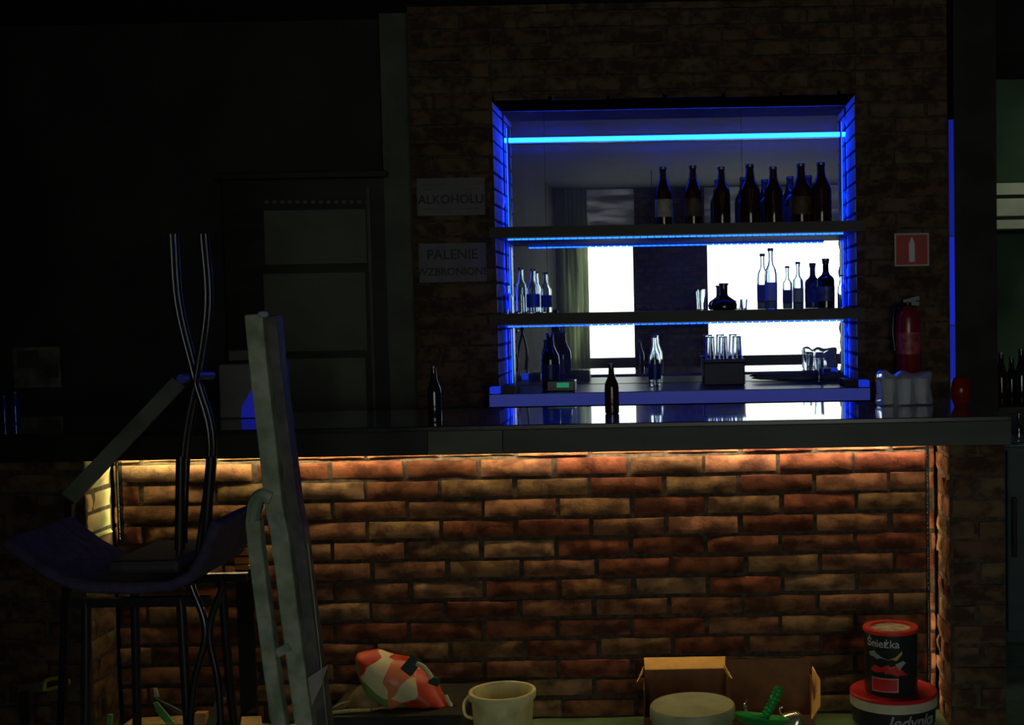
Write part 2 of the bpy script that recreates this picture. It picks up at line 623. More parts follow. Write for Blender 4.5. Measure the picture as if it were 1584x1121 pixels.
for o, p in ((ls2, pl), (pf, pier), (ps, pier), (lf, pl), (ls, pl)):
    o.parent = p
    o.matrix_parent_inverse = p.matrix_world.inverted()
# counter
CX0, CX1 = -3.0, prx1 + .01
YCF, YCB = 4.46, 5.24
ct = thing('bar_counter', 'long black polished counter on top of the brick bar', 'counter', (0, YCF, ZU))
bx('counter_top', (CX0, YCF - .006, ZT - .018), (CX1, YCB, ZT), M_STONE, ct, bevel=.003)
xs = P(778, 675, YCF).x
xs0 = P(662, 675, YCF).x
bx('fascia', (xs, YCF, ZU), (CX1, YCF + .03, ZT - .0185), M_FASCIA, ct)
bx('fascia', (xs0, YCF, ZU), (xs - .003, YCF + .03, ZT - .0185), M_FASCIA2, ct)
bx('fascia', (CX0, YCF, ZU), (xs0 - .003, YCF + .03, ZT - .0185), mat('black_laminate', (.012, .010, .008), .5, vary=.2), ct)
bx('core', (CX0, YCF + .031, ZU + .012), (CX1, YCB - .02, ZT - .0185), M_DARKWOOD, ct)
# the inside of the bar, below the counter
tag(bx('bar_carcass', (BX0, YBF + .102, 0), (BX1, YCB - .12, ZU + .011), M_DARKWOOD), 'dark wooden carcass behind the brick bar front', 'bar cabinet')

# warm strips under the counter
st = thing('light_strip', 'warm white light strip under the counter overhang', 'light strip', ((BX0 + BX1) / 2, YBF - .07, ZU))
n = 26
warm_cols = [glow('warm_light_%d' % i, c, WARM_L * k) for i, (c, k) in enumerate((((1.0, .88, .42), 1.1), ((1.0, .80, .42), .8), ((1.0, .76, .46), 1.0), ((1, .74, .48), 1.15)))]
seg = (BX1 - BX0 - .06) / 4
for i in range(4):
    a = BX0 + .03 + seg * i
    bx('diode_strip', (a, YBF - .0605, ZU - .006), (a + seg - .001, YBF - .0575, ZU + .006), warm_cols[i], st)
bx('channel', (BX0 + .02, YBF - .070, ZU - .007), (BX1 - .02, YBF - .0606, ZU + .0115), M_WHITEPL, st)
bx('added_shield', (BX0 + .02, YBF - .0722, ZU - .0145), (BX1 - .02, YBF - .0702, ZU + .0115), M_BLACKMET, st)  # unseen shield added to keep the down light off the bricks
bx('diode_strip', (BX0 + .03, YBF - .0800, ZU + .0010), (BX1 - .03, YBF - .0735, ZU + .0020), glow('warm_down', (1.0, .74, .36), WARM_DOWN), st)  # second row added facing down to brighten the floor things
bx('added_shield', (BX0 + .02, YBF - .0606, ZU - .009), (BX1 - .02, YBF - .0570, ZU - .0071), M_BLACKMET, st)  # unseen lip added to cut the light lower on the wall
for (xx, sgn, lab, col, k) in ((BX1, 1, 'slim upright warm strip in the right corner of the bar', (1, .70, .38), .9),
                            (BX0, -1, 'slim upright warm strip in the left corner of the bar', (1.0, .92, .42), 1.3)):
    t = thing('light_strip', lab, 'light strip', (xx - sgn * .03, YBF - .03, 0))
    a = xx - sgn * .034
    mb = MB()
    zl0 = .03 if sgn > 0 else .70
    mb.box((min(a, a - sgn * .003), YBF - .050, zl0 - .01), (max(a, a - sgn * .003), YBF - .018, ZU - .02))
    mb.box((min(a, a + sgn * .006), YBF - .054, zl0 - .01), (max(a, a + sgn * .006), YBF - .0501, ZU - .02))
    mb.build('channel', M_BLACKMET, t)
    bx('diode_strip', (min(a, a + sgn * .002), YBF - .046, zl0), (max(a, a + sgn * .002), YBF - .022, ZU - .03), glow('upright_glow_%d' % (sgn + 1), col, WARM_V * k), t)

# ------------------------------------------------------------------ back bar niche
# dusty mirror
mm = bpy.data.materials.new('dusty_mirror')
mm.use_nodes = True
nt = mm.node_tree
out = nt.nodes['Material Output']
pb = nt.nodes['Principled BSDF']
pb.inputs['Base Color'].default_value = (.82, .86, .84, 1)
pb.inputs['Metallic'].default_value = 1
pb.inputs['Roughness'].default_value = 0.0
df = nt.nodes.new('ShaderNodeBsdfDiffuse')
df.inputs[0].default_value = (.55, .55, .55, 1)
mx = nt.nodes.new('ShaderNodeMixShader')
tc = nt.nodes.new('ShaderNodeTexCoord')
no = nt.nodes.new('ShaderNodeTexNoise')
no.inputs['Scale'].default_value = 3
mr = nt.nodes.new('ShaderNodeMapRange')
mr.inputs[1].default_value = .3
mr.inputs[2].default_value = .7
mr.inputs[3].default_value = .08
mr.inputs[4].default_value = .18
nt.links.new(tc.outputs['Object'], no.inputs[0])
nt.links.new(no.outputs['Fac'], mr.inputs[0])
nt.links.new(mr.outputs[0], mx.inputs[0])
nt.links.new(pb.outputs[0], mx.inputs[1])
nt.links.new(df.outputs[0], mx.inputs[2])
nt.links.new(mx.outputs[0], out.inputs[0])
mi = thing('mirror', 'large wall mirror lining the back of the blue lit shelf niche', 'mirror', ((NX0 + NX1) / 2, YM, LEDGE_Z))
mz1 = NZ1 - .003
cuts = [NX0 + .008, P(846, 400, YM).x, P(1150, 400, YM).x, NX1 - .008]
for a, b in zip(cuts, cuts[1:]):
    bx('mirror_pane', (a + .001, YM, LEDGE_Z + .002), (b - .001, YM + .006, mz1), mm, mi)

# ledge below the mirror
LY = 5.88
lx0, lx1 = P(757, 615, LY).x, P(1346, 615, LY).x
lg = thing('back_ledge', 'dark ledge below the mirror, blue glow painted into its edge', 'ledge', ((lx0 + lx1) / 2, LY, 1.06))
bx('ledge_top', (lx0 + .01, LY + .012, LEDGE_Z - .05), (lx1 - .01, YB - .012, LEDGE_Z), mat('ledge_laminate', (.05, .055, .05), .3, vary=.2), lg)
bx('ledge_inset', (NX0 + .012, YB - .0119, LEDGE_Z - .05), (NX1 - .012, YM, LEDGE_Z), MATS['ledge_laminate'], lg)
bx('painted_edge_glow', (lx0, LY, LEDGE_Z - .058), (lx1, LY + .011, LEDGE_Z - .004), glow('blue_edge_glow', (.05, .07, .42), 0.35), lg)  # blue light falling on the edge, put in as weak emission
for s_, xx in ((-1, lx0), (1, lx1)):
    bx('painted_end_glow', (min(xx, xx - s_ * .04), LY + .0121, LEDGE_Z + .001), (max(xx, xx - s_ * .04), LY + .10, LEDGE_Z + .03), glow('blue_end_glow', (.01, .04, .8), 0.6), lg)  # the same blue glow put into the ends as emission
    bx('corner_block', (min(xx - s_ * .05, xx - s_ * .115), LY + .02, LEDGE_Z + .001), (max(xx - s_ * .05, xx - s_ * .115), LY + .2, LEDGE_Z + .035), M_DARKWOOD, lg)

# shelves with light strips
BL = (0.02, 0.14, 1.0)
YSF = 6.10


def shelf(py, label, striplabel, k):
    z = P(1045, py, YSF).z
    x0, x1 = P(756, py, YSF).x, P(1338, py, YSF).x
    th = .05
    t = thing('bottle_shelf', label, 'shelf', ((x0 + x1) / 2, YSF, z - th))
    bx('shelf_board', (NX0 + .010, YSF, z - th), (NX1 - .010, YM - .003, z), M_DARKWOOD, t)
    bx('shelf_end', (x0, YSF, z - th), (NX0 + .0099, YB - .022, z), M_DARKWOOD, t)
    bx('shelf_end', (NX1 - .0099, YSF, z - th), (x1, YB - .022, z), M_DARKWOOD, t)
    sx0, sx1 = P(784, py, YSF).x, P(1305, py, YSF).x
    s_ = thing('light_strip', striplabel, 'light strip', ((sx0 + sx1) / 2, YSF, z - th), 'blue strips in the niche')
    bx('channel', (sx0, YSF + .002, z - th - .006), (sx1, YSF + .02, z - th - .0002), M_WHITEPL, s_)
    N = 48
    mb = MB()
    dx = (sx1 - sx0) / N
    for i in range(N):
        mb.box((sx0 + i * dx + .002, YSF + .003, z - th - .0125), (sx0 + (i + 1) * dx - .002, YSF + .012, z - th - .0062))
    mb.build('diodes', glow('blue_diodes_%d' % py, (0.002, 0.035, 1.0), k), s_)
    return z


Z1 = shelf(346, 'upper dark wooden shelf carrying a row of brown beer bottles', 'blue light strip under the upper bottle shelf', BLUE_SHELF)
Z2 = shelf(481, 'lower dark wooden shelf carrying clear bottles and a glass', 'blue light strip under the lower bottle shelf', BLUE_SHELF * .6)
# top strip on the mirror
a, b = P(780, 217, YM - .03), P(1308, 208, YM - .03)
ts = thing('light_strip', 'brightest blue light strip across the top of the niche', 'light strip', ((a.x + b.x) / 2, YM - .03, a.z), 'blue strips in the niche')
bx('channel', (a.x, YM - .018, a.z - .014), (b.x, YM - .0005, a.z + .014), M_WHITEPL, ts)
bx('diodes', (a.x, YM - .030, a.z - .010), (b.x, YM - .0185, a.z + .010), glow('blue_top', (0.002, 0.035, 1.0), BLUE_TOP), ts)
# upright strips at the sides, lighting the brick reveals
for xx, s_, w in ((NX0 + .028, 1, 'left'), (NX1 - .028, -1, 'right')):
    for k, (za, zb, lab) in enumerate(((Z1 + .01, NZ1 - .08, 'above the upper shelf'), (Z2 + .01, Z1 - .07, 'between the two shelves'), (LEDGE_Z + .01, Z2 - .07, 'below the lower shelf'))):
        t = thing('light_strip', 'upright blue strip on the %s side of the niche, %s' % (w, lab), 'light strip', (xx, YM - .03, za), 'blue strips in the niche')
        bx('channel', (xx - .003 + s_ * .004, YM - .034, za), (xx + .003 + s_ * .004, YM - .008, zb), M_BLACKMET, t)
        bx('diodes', (xx - .0015 - s_ * .001, YM - .032, za + .005), (xx + .0015 - s_ * .001, YM - .010, zb - .005), glow('blue_upright', (.001, .022, 1.0), BLUE_JAMB), t)
# blue strip at the right end of the brick wall
t = thing('light_strip', 'tall upright blue strip at the right end of the back brick wall', 'light strip', (XE + .02, YB, ZT))
z0, z1 = P(1470, 630, YB).z, P(1473, 185, YB).z
bx('channel', (XE + .003, YB + .004, z0), (XE + .033, YB + .02, z1), M_BLACKMET, t)
for i in range(3):
    a = z0 + (z1 - z0) * (0, .29, .60)[i]
    b = z0 + (z1 - z0) * (.285, .595, 1.0)[i]
    bx('diodes', (XE + .007, YB - .004, a), (XE + .028, YB + .0038, b), glow('blue_tall_%d' % i, (.010, .03, 1.0), (.30, .45, .22)[i]), t)

# ------------------------------------------------------------------ bottles
G_BROWN = mat('brown_glass', (.045, .018, .010), .06, trans=.25, vary=.1, ior=1.5)
G_CLEAR = mat('clear_glass', (.80, .88, .95), .03, trans=1.0, ior=1.45)
G_DARK = mat('dark_glass', (.012, .014, .012), .06, vary=.1, spec=.8)
M_CAP = mat('tin_cap', (.18, .18, .2), .35, metal=.8, vary=.2)
M_LABELP = mat('paper_label_pale', (.35, .33, .25), .6, vary=.25, scale=30)
M_LABELD = mat('paper_label_dark', (.10, .06, .03), .6, vary=.4, scale=30)

KINDS = {
    # profile as (radius, height) fractions of a 1 m tall bottle
    'beer': [(.0, 0), (.105, 0), (.122, .012), (.124, .05), (.124, .52), (.115, .60), (.078, .70), (.055, .78), (.046, .93), (.052, .935), (.052, .975), (.046, .99)],
    'vodka': [(.0, 0), (.125, 0), (.135, .012), (.135, .56), (.12, .62), (.065, .68), (.048, .74), (.046, .9), (.055, .905), (.055, .98), (.05, .99)],
    'wine': [(.0, 0), (.118, 0), (.128, .012), (.128, .55), (.11, .65), (.06, .73), (.048, .80), (.047, .94), (.055, .945), (.055, .985), (.05, .99)],
    'squat': [(.0, 0), (.42, 0), (.5, .04), (.52, .2), (.46, .34), (.28, .46), (.17, .54), (.155, .62), (.155, .92), (.19, .93), (.19, .99), (.17, 1.0)],
}


def bottle(px, py_base, py_top, Y, kind, glass, label, group=None, zbase=None, lab=None, cap=M_CAP, wid=1.0):
    p = P(px, py_base, Y)
    z = p.z if zbase is None else zbase
    h = P(px, py_top, Y).z - z
    t = thing('bottle', label, 'bottle', (p.x, Y, z), group)
    prof = [(r * h * wid, zz * h) for r, zz in KINDS[kind]]
    if glass is G_CLEAR:
        w_ = .0025
        inner = [(max(r - w_, .001), max(zz, w_ * 1.5)) for r, zz in prof[1:]][::-1]
        full = prof + [(inner[0][0], prof[-1][1])] + inner[1:] + [(.0, w_ * 1.5)]
    else:
        full = prof
    mb = MB()
    mb.lathe(full, (p.x, Y, z), n=24, closed=glass is not G_CLEAR)
    mb.build('glass_body', glass, t, smooth=True)
    rt = prof[-1][0] + .0025
    mb = MB()
    mb.lathe([(rt, h * .955), (rt * 1.03, h * .965), (rt, h), (rt * .9, h * 1.004)], (p.x, Y, z), n=18)
    mb.build('cap', cap, t, smooth=True)
    if lab:
        rb = max(r for r, _ in prof) + .0008
        mb = MB()
        mb.lathe([(rb, h * .14), (rb, h * .44)], (p.x, Y, z), n=24, closed=False)
        mb.build('paper_label', lab, t, smooth=True)
    return t


z1t = Z1 + .0005
YU = 6.22
for i, (px, top, lab) in enumerate(((1027, 258, 'leftmost brown bottle on the upper shelf'), (1073, 256, 'second brown bottle from the left on the upper shelf'),
                                    (1117, 258, 'third brown bottle from the left on the upper shelf, middle of the seven'), (1161, 254, 'brown bottle left of the close pair on the upper shelf, fourth from left'),
                                    (1197, 258, 'fifth brown bottle from the left on the upper shelf'), (1240, 253, 'second brown bottle from the right end of the upper shelf'),
                                    (1271, 251, 'last brown bottle at the right end of the upper shelf'))):
    lab = lab.replace(', fourth from left', '').replace('brown bottle left of the close pair on the upper shelf', 'fourth brown bottle from the left on the upper shelf')
    bottle(px, 342, top, YU, 'beer', G_BROWN, lab, 'brown beer bottles on the upper shelf', zbase=z1t, lab=(M_LABELD if i in (1, 5) else M_LABELP if i == 0 else None), wid=(1.2 if i < 3 else 1.38))
z2t = Z2 + .0005
bottle(786, 480, 440, 6.24, 'vodka', G_CLEAR, 'short clear bottle in the left corner of the lower shelf', 'clear bottles on the lower shelf', zbase=z2t, wid=1.5)
bottle(807, 480, 414, 6.20, 'beer', G_CLEAR, 'clear bottle left of its twin at the left of the lower shelf', 'clear bottles on the lower shelf', zbase=z2t, wid=1.1)
bottle(826, 480, 416, 6.24, 'beer', G_CLEAR, 'clear bottle right of its twin at the left of the lower shelf', 'clear bottles on the lower shelf', zbase=z2t, lab=mat('blue_label', (.02, .06, .5), .5, vary=.2), wid=1.1)
bottle(1120, 478, 438, 6.22, 'squat', G_DARK, 'squat dark round decanter on the lower shelf against the bright window', zbase=z2t, wid=.95)
bottle(1193, 478, 384, 6.22, 'wine', G_CLEAR, 'tall clear pale blue bottle on the lower shelf', 'clear bottles on the lower shelf', zbase=z2t, lab=mat('pale_blue_label', (.25, .38, .75), .5, vary=.1), wid=.8)
bottle(1235, 478, 405, 6.22, 'vodka', G_CLEAR, 'medium clear bottle with pale round neck label on the lower shelf', 'clear bottles on the lower shelf', zbase=z2t, lab=mat('grey_green_label', (.22, .27, .25), .5, vary=.3), wid=.85)
bottle(1278, 478, 400, 6.22, 'vodka', G_DARK, 'wide dark bottle near the right end of the lower shelf', zbase=z2t, lab=mat('violet_label', (.08, .08, .22), .4, vary=.5, scale=40), wid=1.3)
bottle(1302, 478, 425, 6.26, 'wine', G_CLEAR, 'clear bottle squeezed against the right side of the lower shelf', 'clear bottles on the lower shelf', zbase=z2t, wid=1.0)
lz = LEDGE_Z + .0005
bottle(852, 585, 515, 6.2, 'beer', G_DARK, 'dark bottle with gold dots on the ledge near the left side of the niche', zbase=lz, lab=mat('dark_blue_label', (.01, .03, .10), .4, vary=.4, scale=60), wid=1.3)
bottle(1013, 578, 519, 6.25, 'beer', G_CLEAR, 'clear bottle with dark blue label on the ledge in the middle', zbase=lz, lab=MATS['dark_blue_label'], wid=1.0)
zc = ZT + .0005
bottle(947, 640, 562, 4.86, 'beer', G_BROWN, 'small dark bottle with a bright neck on the counter before the mirror', zbase=zc, wid=1.15)
bottle(673, 655, 566, 4.62, 'beer', G_DARK, 'dark bottle alone on the counter below the two notices', zbase=zc, wid=1.0)


# glasses
def glass(px, Y, z, r, h, label, group=None, inverted=False):
    p = P(px, 500, Y)
    t = thing('drinking_glass', label, 'glass', (p.x, Y, z), group)
    mb = MB()
    w = .002
    pr = [(0.0005, 0), (r * .8, 0), (r, h), (r - w, h), (r * .8 - w, .006), (.0005, .006)]
    if inverted:
        pr = [(a, h - b) for a, b in pr]
    mb.lathe(pr, (p.x, Y, z), n=24, closed=False)
    mb.build('glass_wall', G_CLEAR, t, smooth=True)
    mb = MB()
    mb.lathe([(r * .8, .001 if not inverted else h - .001), (r * .8 + .001, .003 if not inverted else h - .003), (r * .8, .006 if not inverted else h - .006)], (p.x, Y, z), n=24)
    mb.build('thick_base', G_CLEAR, t, smooth=True)
    return t


glass(1086, 6.22, z2t, .022, .10, 'slim clear glass beside the squat decanter on the lower shelf')
glass(1151, 6.20, z2t, .018, .05, 'tiny clear shot glass right of the squat decanter')
for i, (px, w) in enumerate(((1098, 'leftmost'), (1118, 'middle'), (1139, 'rightmost'))):
    glass(px, 6.30, lz + .125, .026, .11, '%s of three upturned glasses on the dark box below the lower shelf' % w, 'upturned glasses on the dark box', inverted=True)
glass(1266, 6.24, lz, .024, .12, 'tall clear glass standing on the ledge near its right end')
# dark box under the glasses, small device with a green light
b0 = P(1088, 575, 6.24)
b1 = P(1152, 575, 6.24)
t = thing('dark_box', 'dark box on the ledge under three upturned glasses', 'box', ((b0.x + b1.x) / 2, 6.24, lz))
bx('box_body', (b0.x, 6.22, lz), (b1.x, 6.40, lz + .11), mat('dark_plastic', (.025, .027, .026), .5, vary=.2), t, bevel=.006)
bx('box_lid', (b0.x - .004, 6.215, lz + .1105), (b1.x + .004, 6.405, lz + .1245), MATS['dark_plastic'], t, bevel=.003)
g = P(869, 594, 5.93)
t = thing('green_indicator_unit', 'small black unit with a glowing green display on the ledge', 'device', (g.x, 6.0, lz))
bx('unit_body', (g.x - .075, 5.985, lz), (g.x + .055, 6.10, lz + .05), M_BLACKMET, t, bevel=.004)
bx('display', (g.x - .028, 5.980, lz + .018), (g.x + .028, 5.9848, lz + .04), glow('green_display', (.03, .55, .25), .35), t)

# things leaning on the ledge right: long dark tray that hides the window foot
t0, t1 = P(1165, 560, 6.42), P(1304, 560, 6.42)
t = thing('folded_cloth', 'long folded dark cloth on the ledge below the lower shelf, right side', 'cloth', ((t0.x + t1.x) / 2, 6.42, lz))
mb = MB()
mb.pillow([P(1165, 582, 6.42) + Vector((0, 0, .0)), P(1180, 577, 6.42), P(1225, 576, 6.42), P(1300, 574, 6.42), P(1304, 584, 6.42), P(1235, 585, 6.42)], .03, crumple=.003)
zmin = min(v[2] for v in mb.v)
mb.v = [(x, y, z - zmin + lz) for x, y, z in mb.v]
mb.build('cloth_fold', mat('dark_cloth', (.10, .10, .07), .9, vary=.3, scale=20), t, smooth=True)

# ------------------------------------------------------------------ writing
def text_mesh(s, size, m, parent, loc, name='lettering', rz=0.0, bold=0.0, bend=None, shear=0.0, align='CENTER'):
    cu = bpy.data.curves.new('t', 'FONT')
    cu.body = s
    cu.size = size
    cu.align_x = align
    cu.align_y = 'CENTER'
    cu.offset = bold
    cu.shear = shear
    cu.extrude = .0006
    o = bpy.data.objects.new('t', cu)
    C.objects.link(o)
    bpy.context.view_layer.update()
    dg = bpy.context.evaluated_depsgraph_get()
    me = bpy.data.meshes.new_from_object(o.evaluated_get(dg))
    bpy.data.objects.remove(o)
    me.name = name
    me.materials.clear()
    me.materials.append(m)
    L = Vector(loc)
    for v in me.vertices:
        x, y, z = v.co
        if bend:
            (cx, cy, R) = bend
            a = x / R + rz
            rr = R + z + .0004
            v.co = (cx + rr * math.sin(a), cy - rr * math.cos(a), L.z + y)
        else:
            v.co = (L.x + x, L.y - z, L.z + y)
    ob = bpy.data.objects.new(name, me)
    C.objects.link(ob)
    ob.parent = parent
    bpy.context.view_layer.update()
    ob.matrix_parent_inverse = parent.matrix_world.inverted()
    return ob


M_SIGNP = mat('sign_paper', (.17, .16, .165), .7, vary=.1, scale=12)
M_INK = mat('dark_ink', (.065, .045, .05), .7, vary=.2)


def sign(x0, y0, x1, y1, name, label, lines):
    YS = YB - .026
    a, b = P((x0 + x1) / 2, y1, YS), P((x0 + x1) / 2, y0, YS)
    l, r = P(x0, (y0 + y1) / 2, YS).x, P(x1, (y0 + y1) / 2, YS).x
    t = thing(name, label, 'sign', ((l + r) / 2, YS, a.z))
    sb = bx('sign_board', (l, YS, a.z), (r, YS + .003, b.z), M_SIGNP, t)
    hh = b.z - a.z
    for s, fy, sz, bold in lines:
        if s is None:
            mb = MB()
            x = l + .03
            R = random.Random(int(fy * 100))
            while x < r - .03:
                w = R.uniform(.010, .03)
                mb.box((x, YS - .001, a.z + hh * fy - .004), (min(x + w, r - .02), YS - .0002, a.z + hh * fy + .004))
                x += w + .006
            mb.build('small_print', mat('faint_ink', (.14, .13, .11), .7, vary=.2), sb)
        else:
            text_mesh(s, sz, M_INK, sb, ((l + r) / 2, YS - .0006, a.z + hh * fy), bold=bold)


sign(645, 275, 750, 333, 'wall_sign', 'upper white notice reading ALKOHOLU on the brick wall', [(None, .82, 0, 0), (None, .70, 0, 0), ('ALKOHOLU', .42, .058, .001), (None, .18, 0, 0)])
sign(648, 376, 752, 436, 'wall_sign', 'lower white notice reading PALENIE WZBRONIONE on the brick wall', [('PALENIE', .70, .066, .001), ('WZBRONIONE', .26, .050, .001)])

# fire extinguisher sign
YS = YB - .03
a, b = P(1384, 412, YS), P(1437, 360, YS)
t = thing('fire_extinguisher_sign', 'square red sign with a white extinguisher symbol above the extinguisher', 'sign', ((a.x + b.x) / 2, YS, a.z))
bx('sign_border', (a.x, YS, a.z), (b.x, YS + .003, b.z), mat('sign_white', (.5, .45, .42), .5, vary=.05), t)
RED = mat('sign_red', (.50, .035, .02), .5, vary=.1)
bx('red_field', (a.x + .008, YS - .001, a.z + .008), (b.x - .008, YS - .0001, b.z - .008), RED, t)
cx = (a.x + b.x) / 2 + .0
mb = MB()
hh = b.z - a.z
pts = [(-.014, .02), (.014, .02), (.014, .105), (.008, .122), (.004, .135), (-.004, .135), (-.008, .122), (-.014, .105)]
vs = [(cx + x, YS - .002, a.z + z) for x, z in pts] + [(cx + x, YS - .0011, a.z + z) for x, z in pts]
n = len(pts)
mb.add(vs, [tuple(range(n)), tuple(reversed(range(n, 2 * n)))] + [((i + 1) % n, i, n + i, n + (i + 1) % n) for i in range(n)])
mb.build('extinguisher_symbol', mat('symbol_white', (.75, .75, .72), .5, vary=.03), t)

# fire extinguisher
YE = YB - .09
c = P(1405, 575, YE)
tp = P(1405, 463, YE)
h = tp.z - c.z
t = thing('fire_extinguisher', 'red fire extinguisher hanging on the brick wall below its sign', 'fire extinguisher', (c.x, YE, c.z))
EXR = mat('extinguisher_red', (.27, .016, .022), .3, vary=.1, coat=.3)
r = .058
mb = MB()
mb.lathe([(.001, 0), (r * .9, 0), (r, .01), (r, h * .74), (r * .93, h * .80), (r * .7, h * .86), (r * .34, h * .89), (r * .3, h * .91)], (c.x, YE, c.z))
mb.build('cylinder_body', EXR, t, smooth=True)
mb = MB()
mb.lathe([(.016, h * .905), (.018, h * .92), (.018, h * .955), (.012, h * .965)], (c.x, YE, c.z), n=16)
mb.build('valve', M_BLACKMET, t, smooth=True)
mb = MB()
mb.bar((c.x - .02, YE, c.z + h * .965), (c.x + .055, YE, c.z + h * 1.02), .02, .008)
mb.bar((c.x - .01, YE, c.z + h * .95), (c.x + .055, YE, c.z + h * .94), .018, .006)
mb.build('handle', M_BLACKMET, t)
mb = MB()
mb.tube([(c.x - .015, YE, c.z + h * .94), (c.x - .06, YE - .01, c.z + h * .90), (c.x - .075, YE - .02, c.z + h * .6), (c.x - .066, YE - .02, c.z + h * .3)], .008)
mb.build('hose', M_BLACKMET, t, smooth=True)
mb = MB()
mb.lathe([(r + .001, h * .25), (r + .001, h * .55)], (c.x, YE, c.z), closed=False)
mb.build('instruction_label', mat('ext_label', (.42, .07, .08), .4, vary=.6, scale=30), t, smooth=True)
bx('wall_bracket', (c.x - .03, YE + r - .004, c.z + h * .4), (c.x + .03, YB - .012, c.z + h * .7), M_BLACKMET, t)

# pack of plastic cups in a clear bag on the counter
YK = 5.0
t = thing('bag_of_plastic_cups', 'clear plastic bag of white cups on the counter below the extinguisher', 'plastic bag', (P(1400, 625, YK).x, YK, zc))
out = [P(*p, YK) for p in ((1357, 628), (1357, 600), (1355, 578), (1368, 573), (1380, 579), (1394, 573), (1410, 578), (1428, 573), (1442, 576), (1440, 600), (1442, 628), (1400, 630))]
mb = MB()
mb.pillow(out, .06, crumple=.006, seed=3)
zm = min(v[2] for v in mb.v)
mb.v = [(x, y, max(z, zc) if z < zc + .0 else z) for x, y, z in mb.v]
mb.build('plastic_film', mat('clear_film', (.8, .85, .9), .15, trans=.75, vary=.1, ior=1.1, spec=1.0), t, smooth=True)
for k in range(3):
    px = (1373, 1399, 1426)[k]
    q = P(px, 620, YK)
    mb = MB()
    for j in range(4):
        mb.lathe([(.022, .004 + j * .014), (.026, .06 + j * .014), (.0275, .062 + j * .014), (.025, .06 + j * .014)], (q.x, YK, zc), n=20, closed=False)
    mb.lathe([(.001, .004), (.022, .004)], (q.x, YK, zc), n=20, closed=False)
    mb.build('stack_of_cups', M_WHITEPL, t, smooth=True)

# red glass candle jar
YJ = 4.9
q = P(1486, 627, YJ)
t = thing('red_candle_glass', 'round red glass candle holder at the right end of the counter', 'candle holder', (q.x, YJ, zc))
h = P(1486, 584, YJ).z - zc
mb = MB()
mb.lathe([(.001, 0), (.024, 0), (.036, h * .25), (.040, h * .5), (.036, h * .8), (.028, h), (.025, h), (.032, h * .8), (.036, h * .5), (.030, h * .25), (.001, h * .1)], (q.x, YJ, zc), closed=False)
mb.build('glass_cup', mat('red_glass', (.40, .035, .012), .08, trans=.6, vary=.15, ior=1.3), t, smooth=True)
mb = MB()
mb.lathe([(.001, h * .11), (.026, h * .22), (.026, h * .5), (.001, h * .52)], (q.x, YJ, zc), closed=False)
mb.build('wax', mat('orange_wax', (.6, .12, .03), .6, vary=.2), t, smooth=True)

# ------------------------------------------------------------------ left of the niche: tall cabinet, appliance, poster
YCAB = 6.30
x0, x1 = P(346, 450, YCAB).x, P(598, 450, YCAB).x
zt = P(470, 276, YCAB).z
t = thing('tall_cabinet', 'tall dark cabinet with pale panels behind the left of the bar', 'cabinet', ((x0 + x1) / 2, YCAB, 0))
bx('carcass', (x0, YCAB + .02, 0), (x1, YCAB + .145, zt), M_DARKWOOD, t, bevel=.004)
bx('cornice', (x0 - .02, YCAB - .02, zt + .0005), (x1 + .02, YCAB + .145, zt + .03), mat('cabinet_trim', (.03, .025, .02), .5, vary=.3), t, bevel=.004)
PAN = mat('cabinet_panel', (.12, .124, .085), .7, vary=.12, scale=5)
for (ya, yb) in ((324, 408), (422, 543), (554, 650)):
    l, r = P(408, (ya + yb) / 2, YCAB).x, P(566, (ya + yb) / 2, YCAB).x
    za, zb = P(487, yb, YCAB).z, P(487, ya, YCAB).z
    d = bx('panel', (l, YCAB + .008, za), (r, YCAB + .0195, zb), PAN, t, bevel=.002)
mb = MB()
for i in range(14):
    px = 408 + i * 12
    q = P(px, 312, YCAB)
    mb.box((q.x, YCAB + .01, q.z - .008), (q.x + .02, YCAB + .0195, q.z + .008))
mb.build('carved_frieze', PAN, t)
bx('stile', (P(571, 450, YCAB).x, YCAB + .005, .1), (P(576, 450, YCAB).x, YCAB + .0195, zt - .05), MATS['column_trim_paint'], t)

YA = 4.95
a, b = P(340, 655, YA), P(402, 562, YA)
t = thing('counter_appliance', 'pale grey boxy appliance with a blue lit corner on the counter, behind the leaning post', 'appliance', ((a.x + b.x) / 2, YA, zc))
bx('housing', (a.x, YA, zc), (b.x + .04, YA + .25, b.z), mat('appliance_grey', (.16, .16, .14), .5, vary=.1), t, bevel=.008)
mb = MB()
pp = [P(374, 655, YA), P(408, 655, YA), P(408, 580, YA), P(396, 590, YA), P(384, 612, YA), P(374, 630, YA)]
pp = [Vector((p.x, YA - .003, max(p.z, zc + .003))) for p in pp]
n = len(pp)
mb.add(pp + [p + Vector((0, .0025, 0)) for p in pp], [tuple(range(n)), tuple(reversed(range(n, 2 * n)))] + [((i + 1) % n, i, n + i, n + (i + 1) % n) for i in range(n)])
mb.build('blue_window', glow('blue_window', (.008, .015, .5), .35), t)
c0, c1 = P(350, 556, YA), P(392, 530, YA)
bx('top_tray', (c0.x, YA + .02, b.z + .001), (c1.x + .03, YA + .2, b.z + .012), M_BLACKMET, t)
bx('drip_tray', (c0.x, YA + .03, b.z + .0125), (c1.x + .03, YA + .19, b.z + .05), mat('tray_grey', (.09, .09, .07), .5, vary=.1), t)

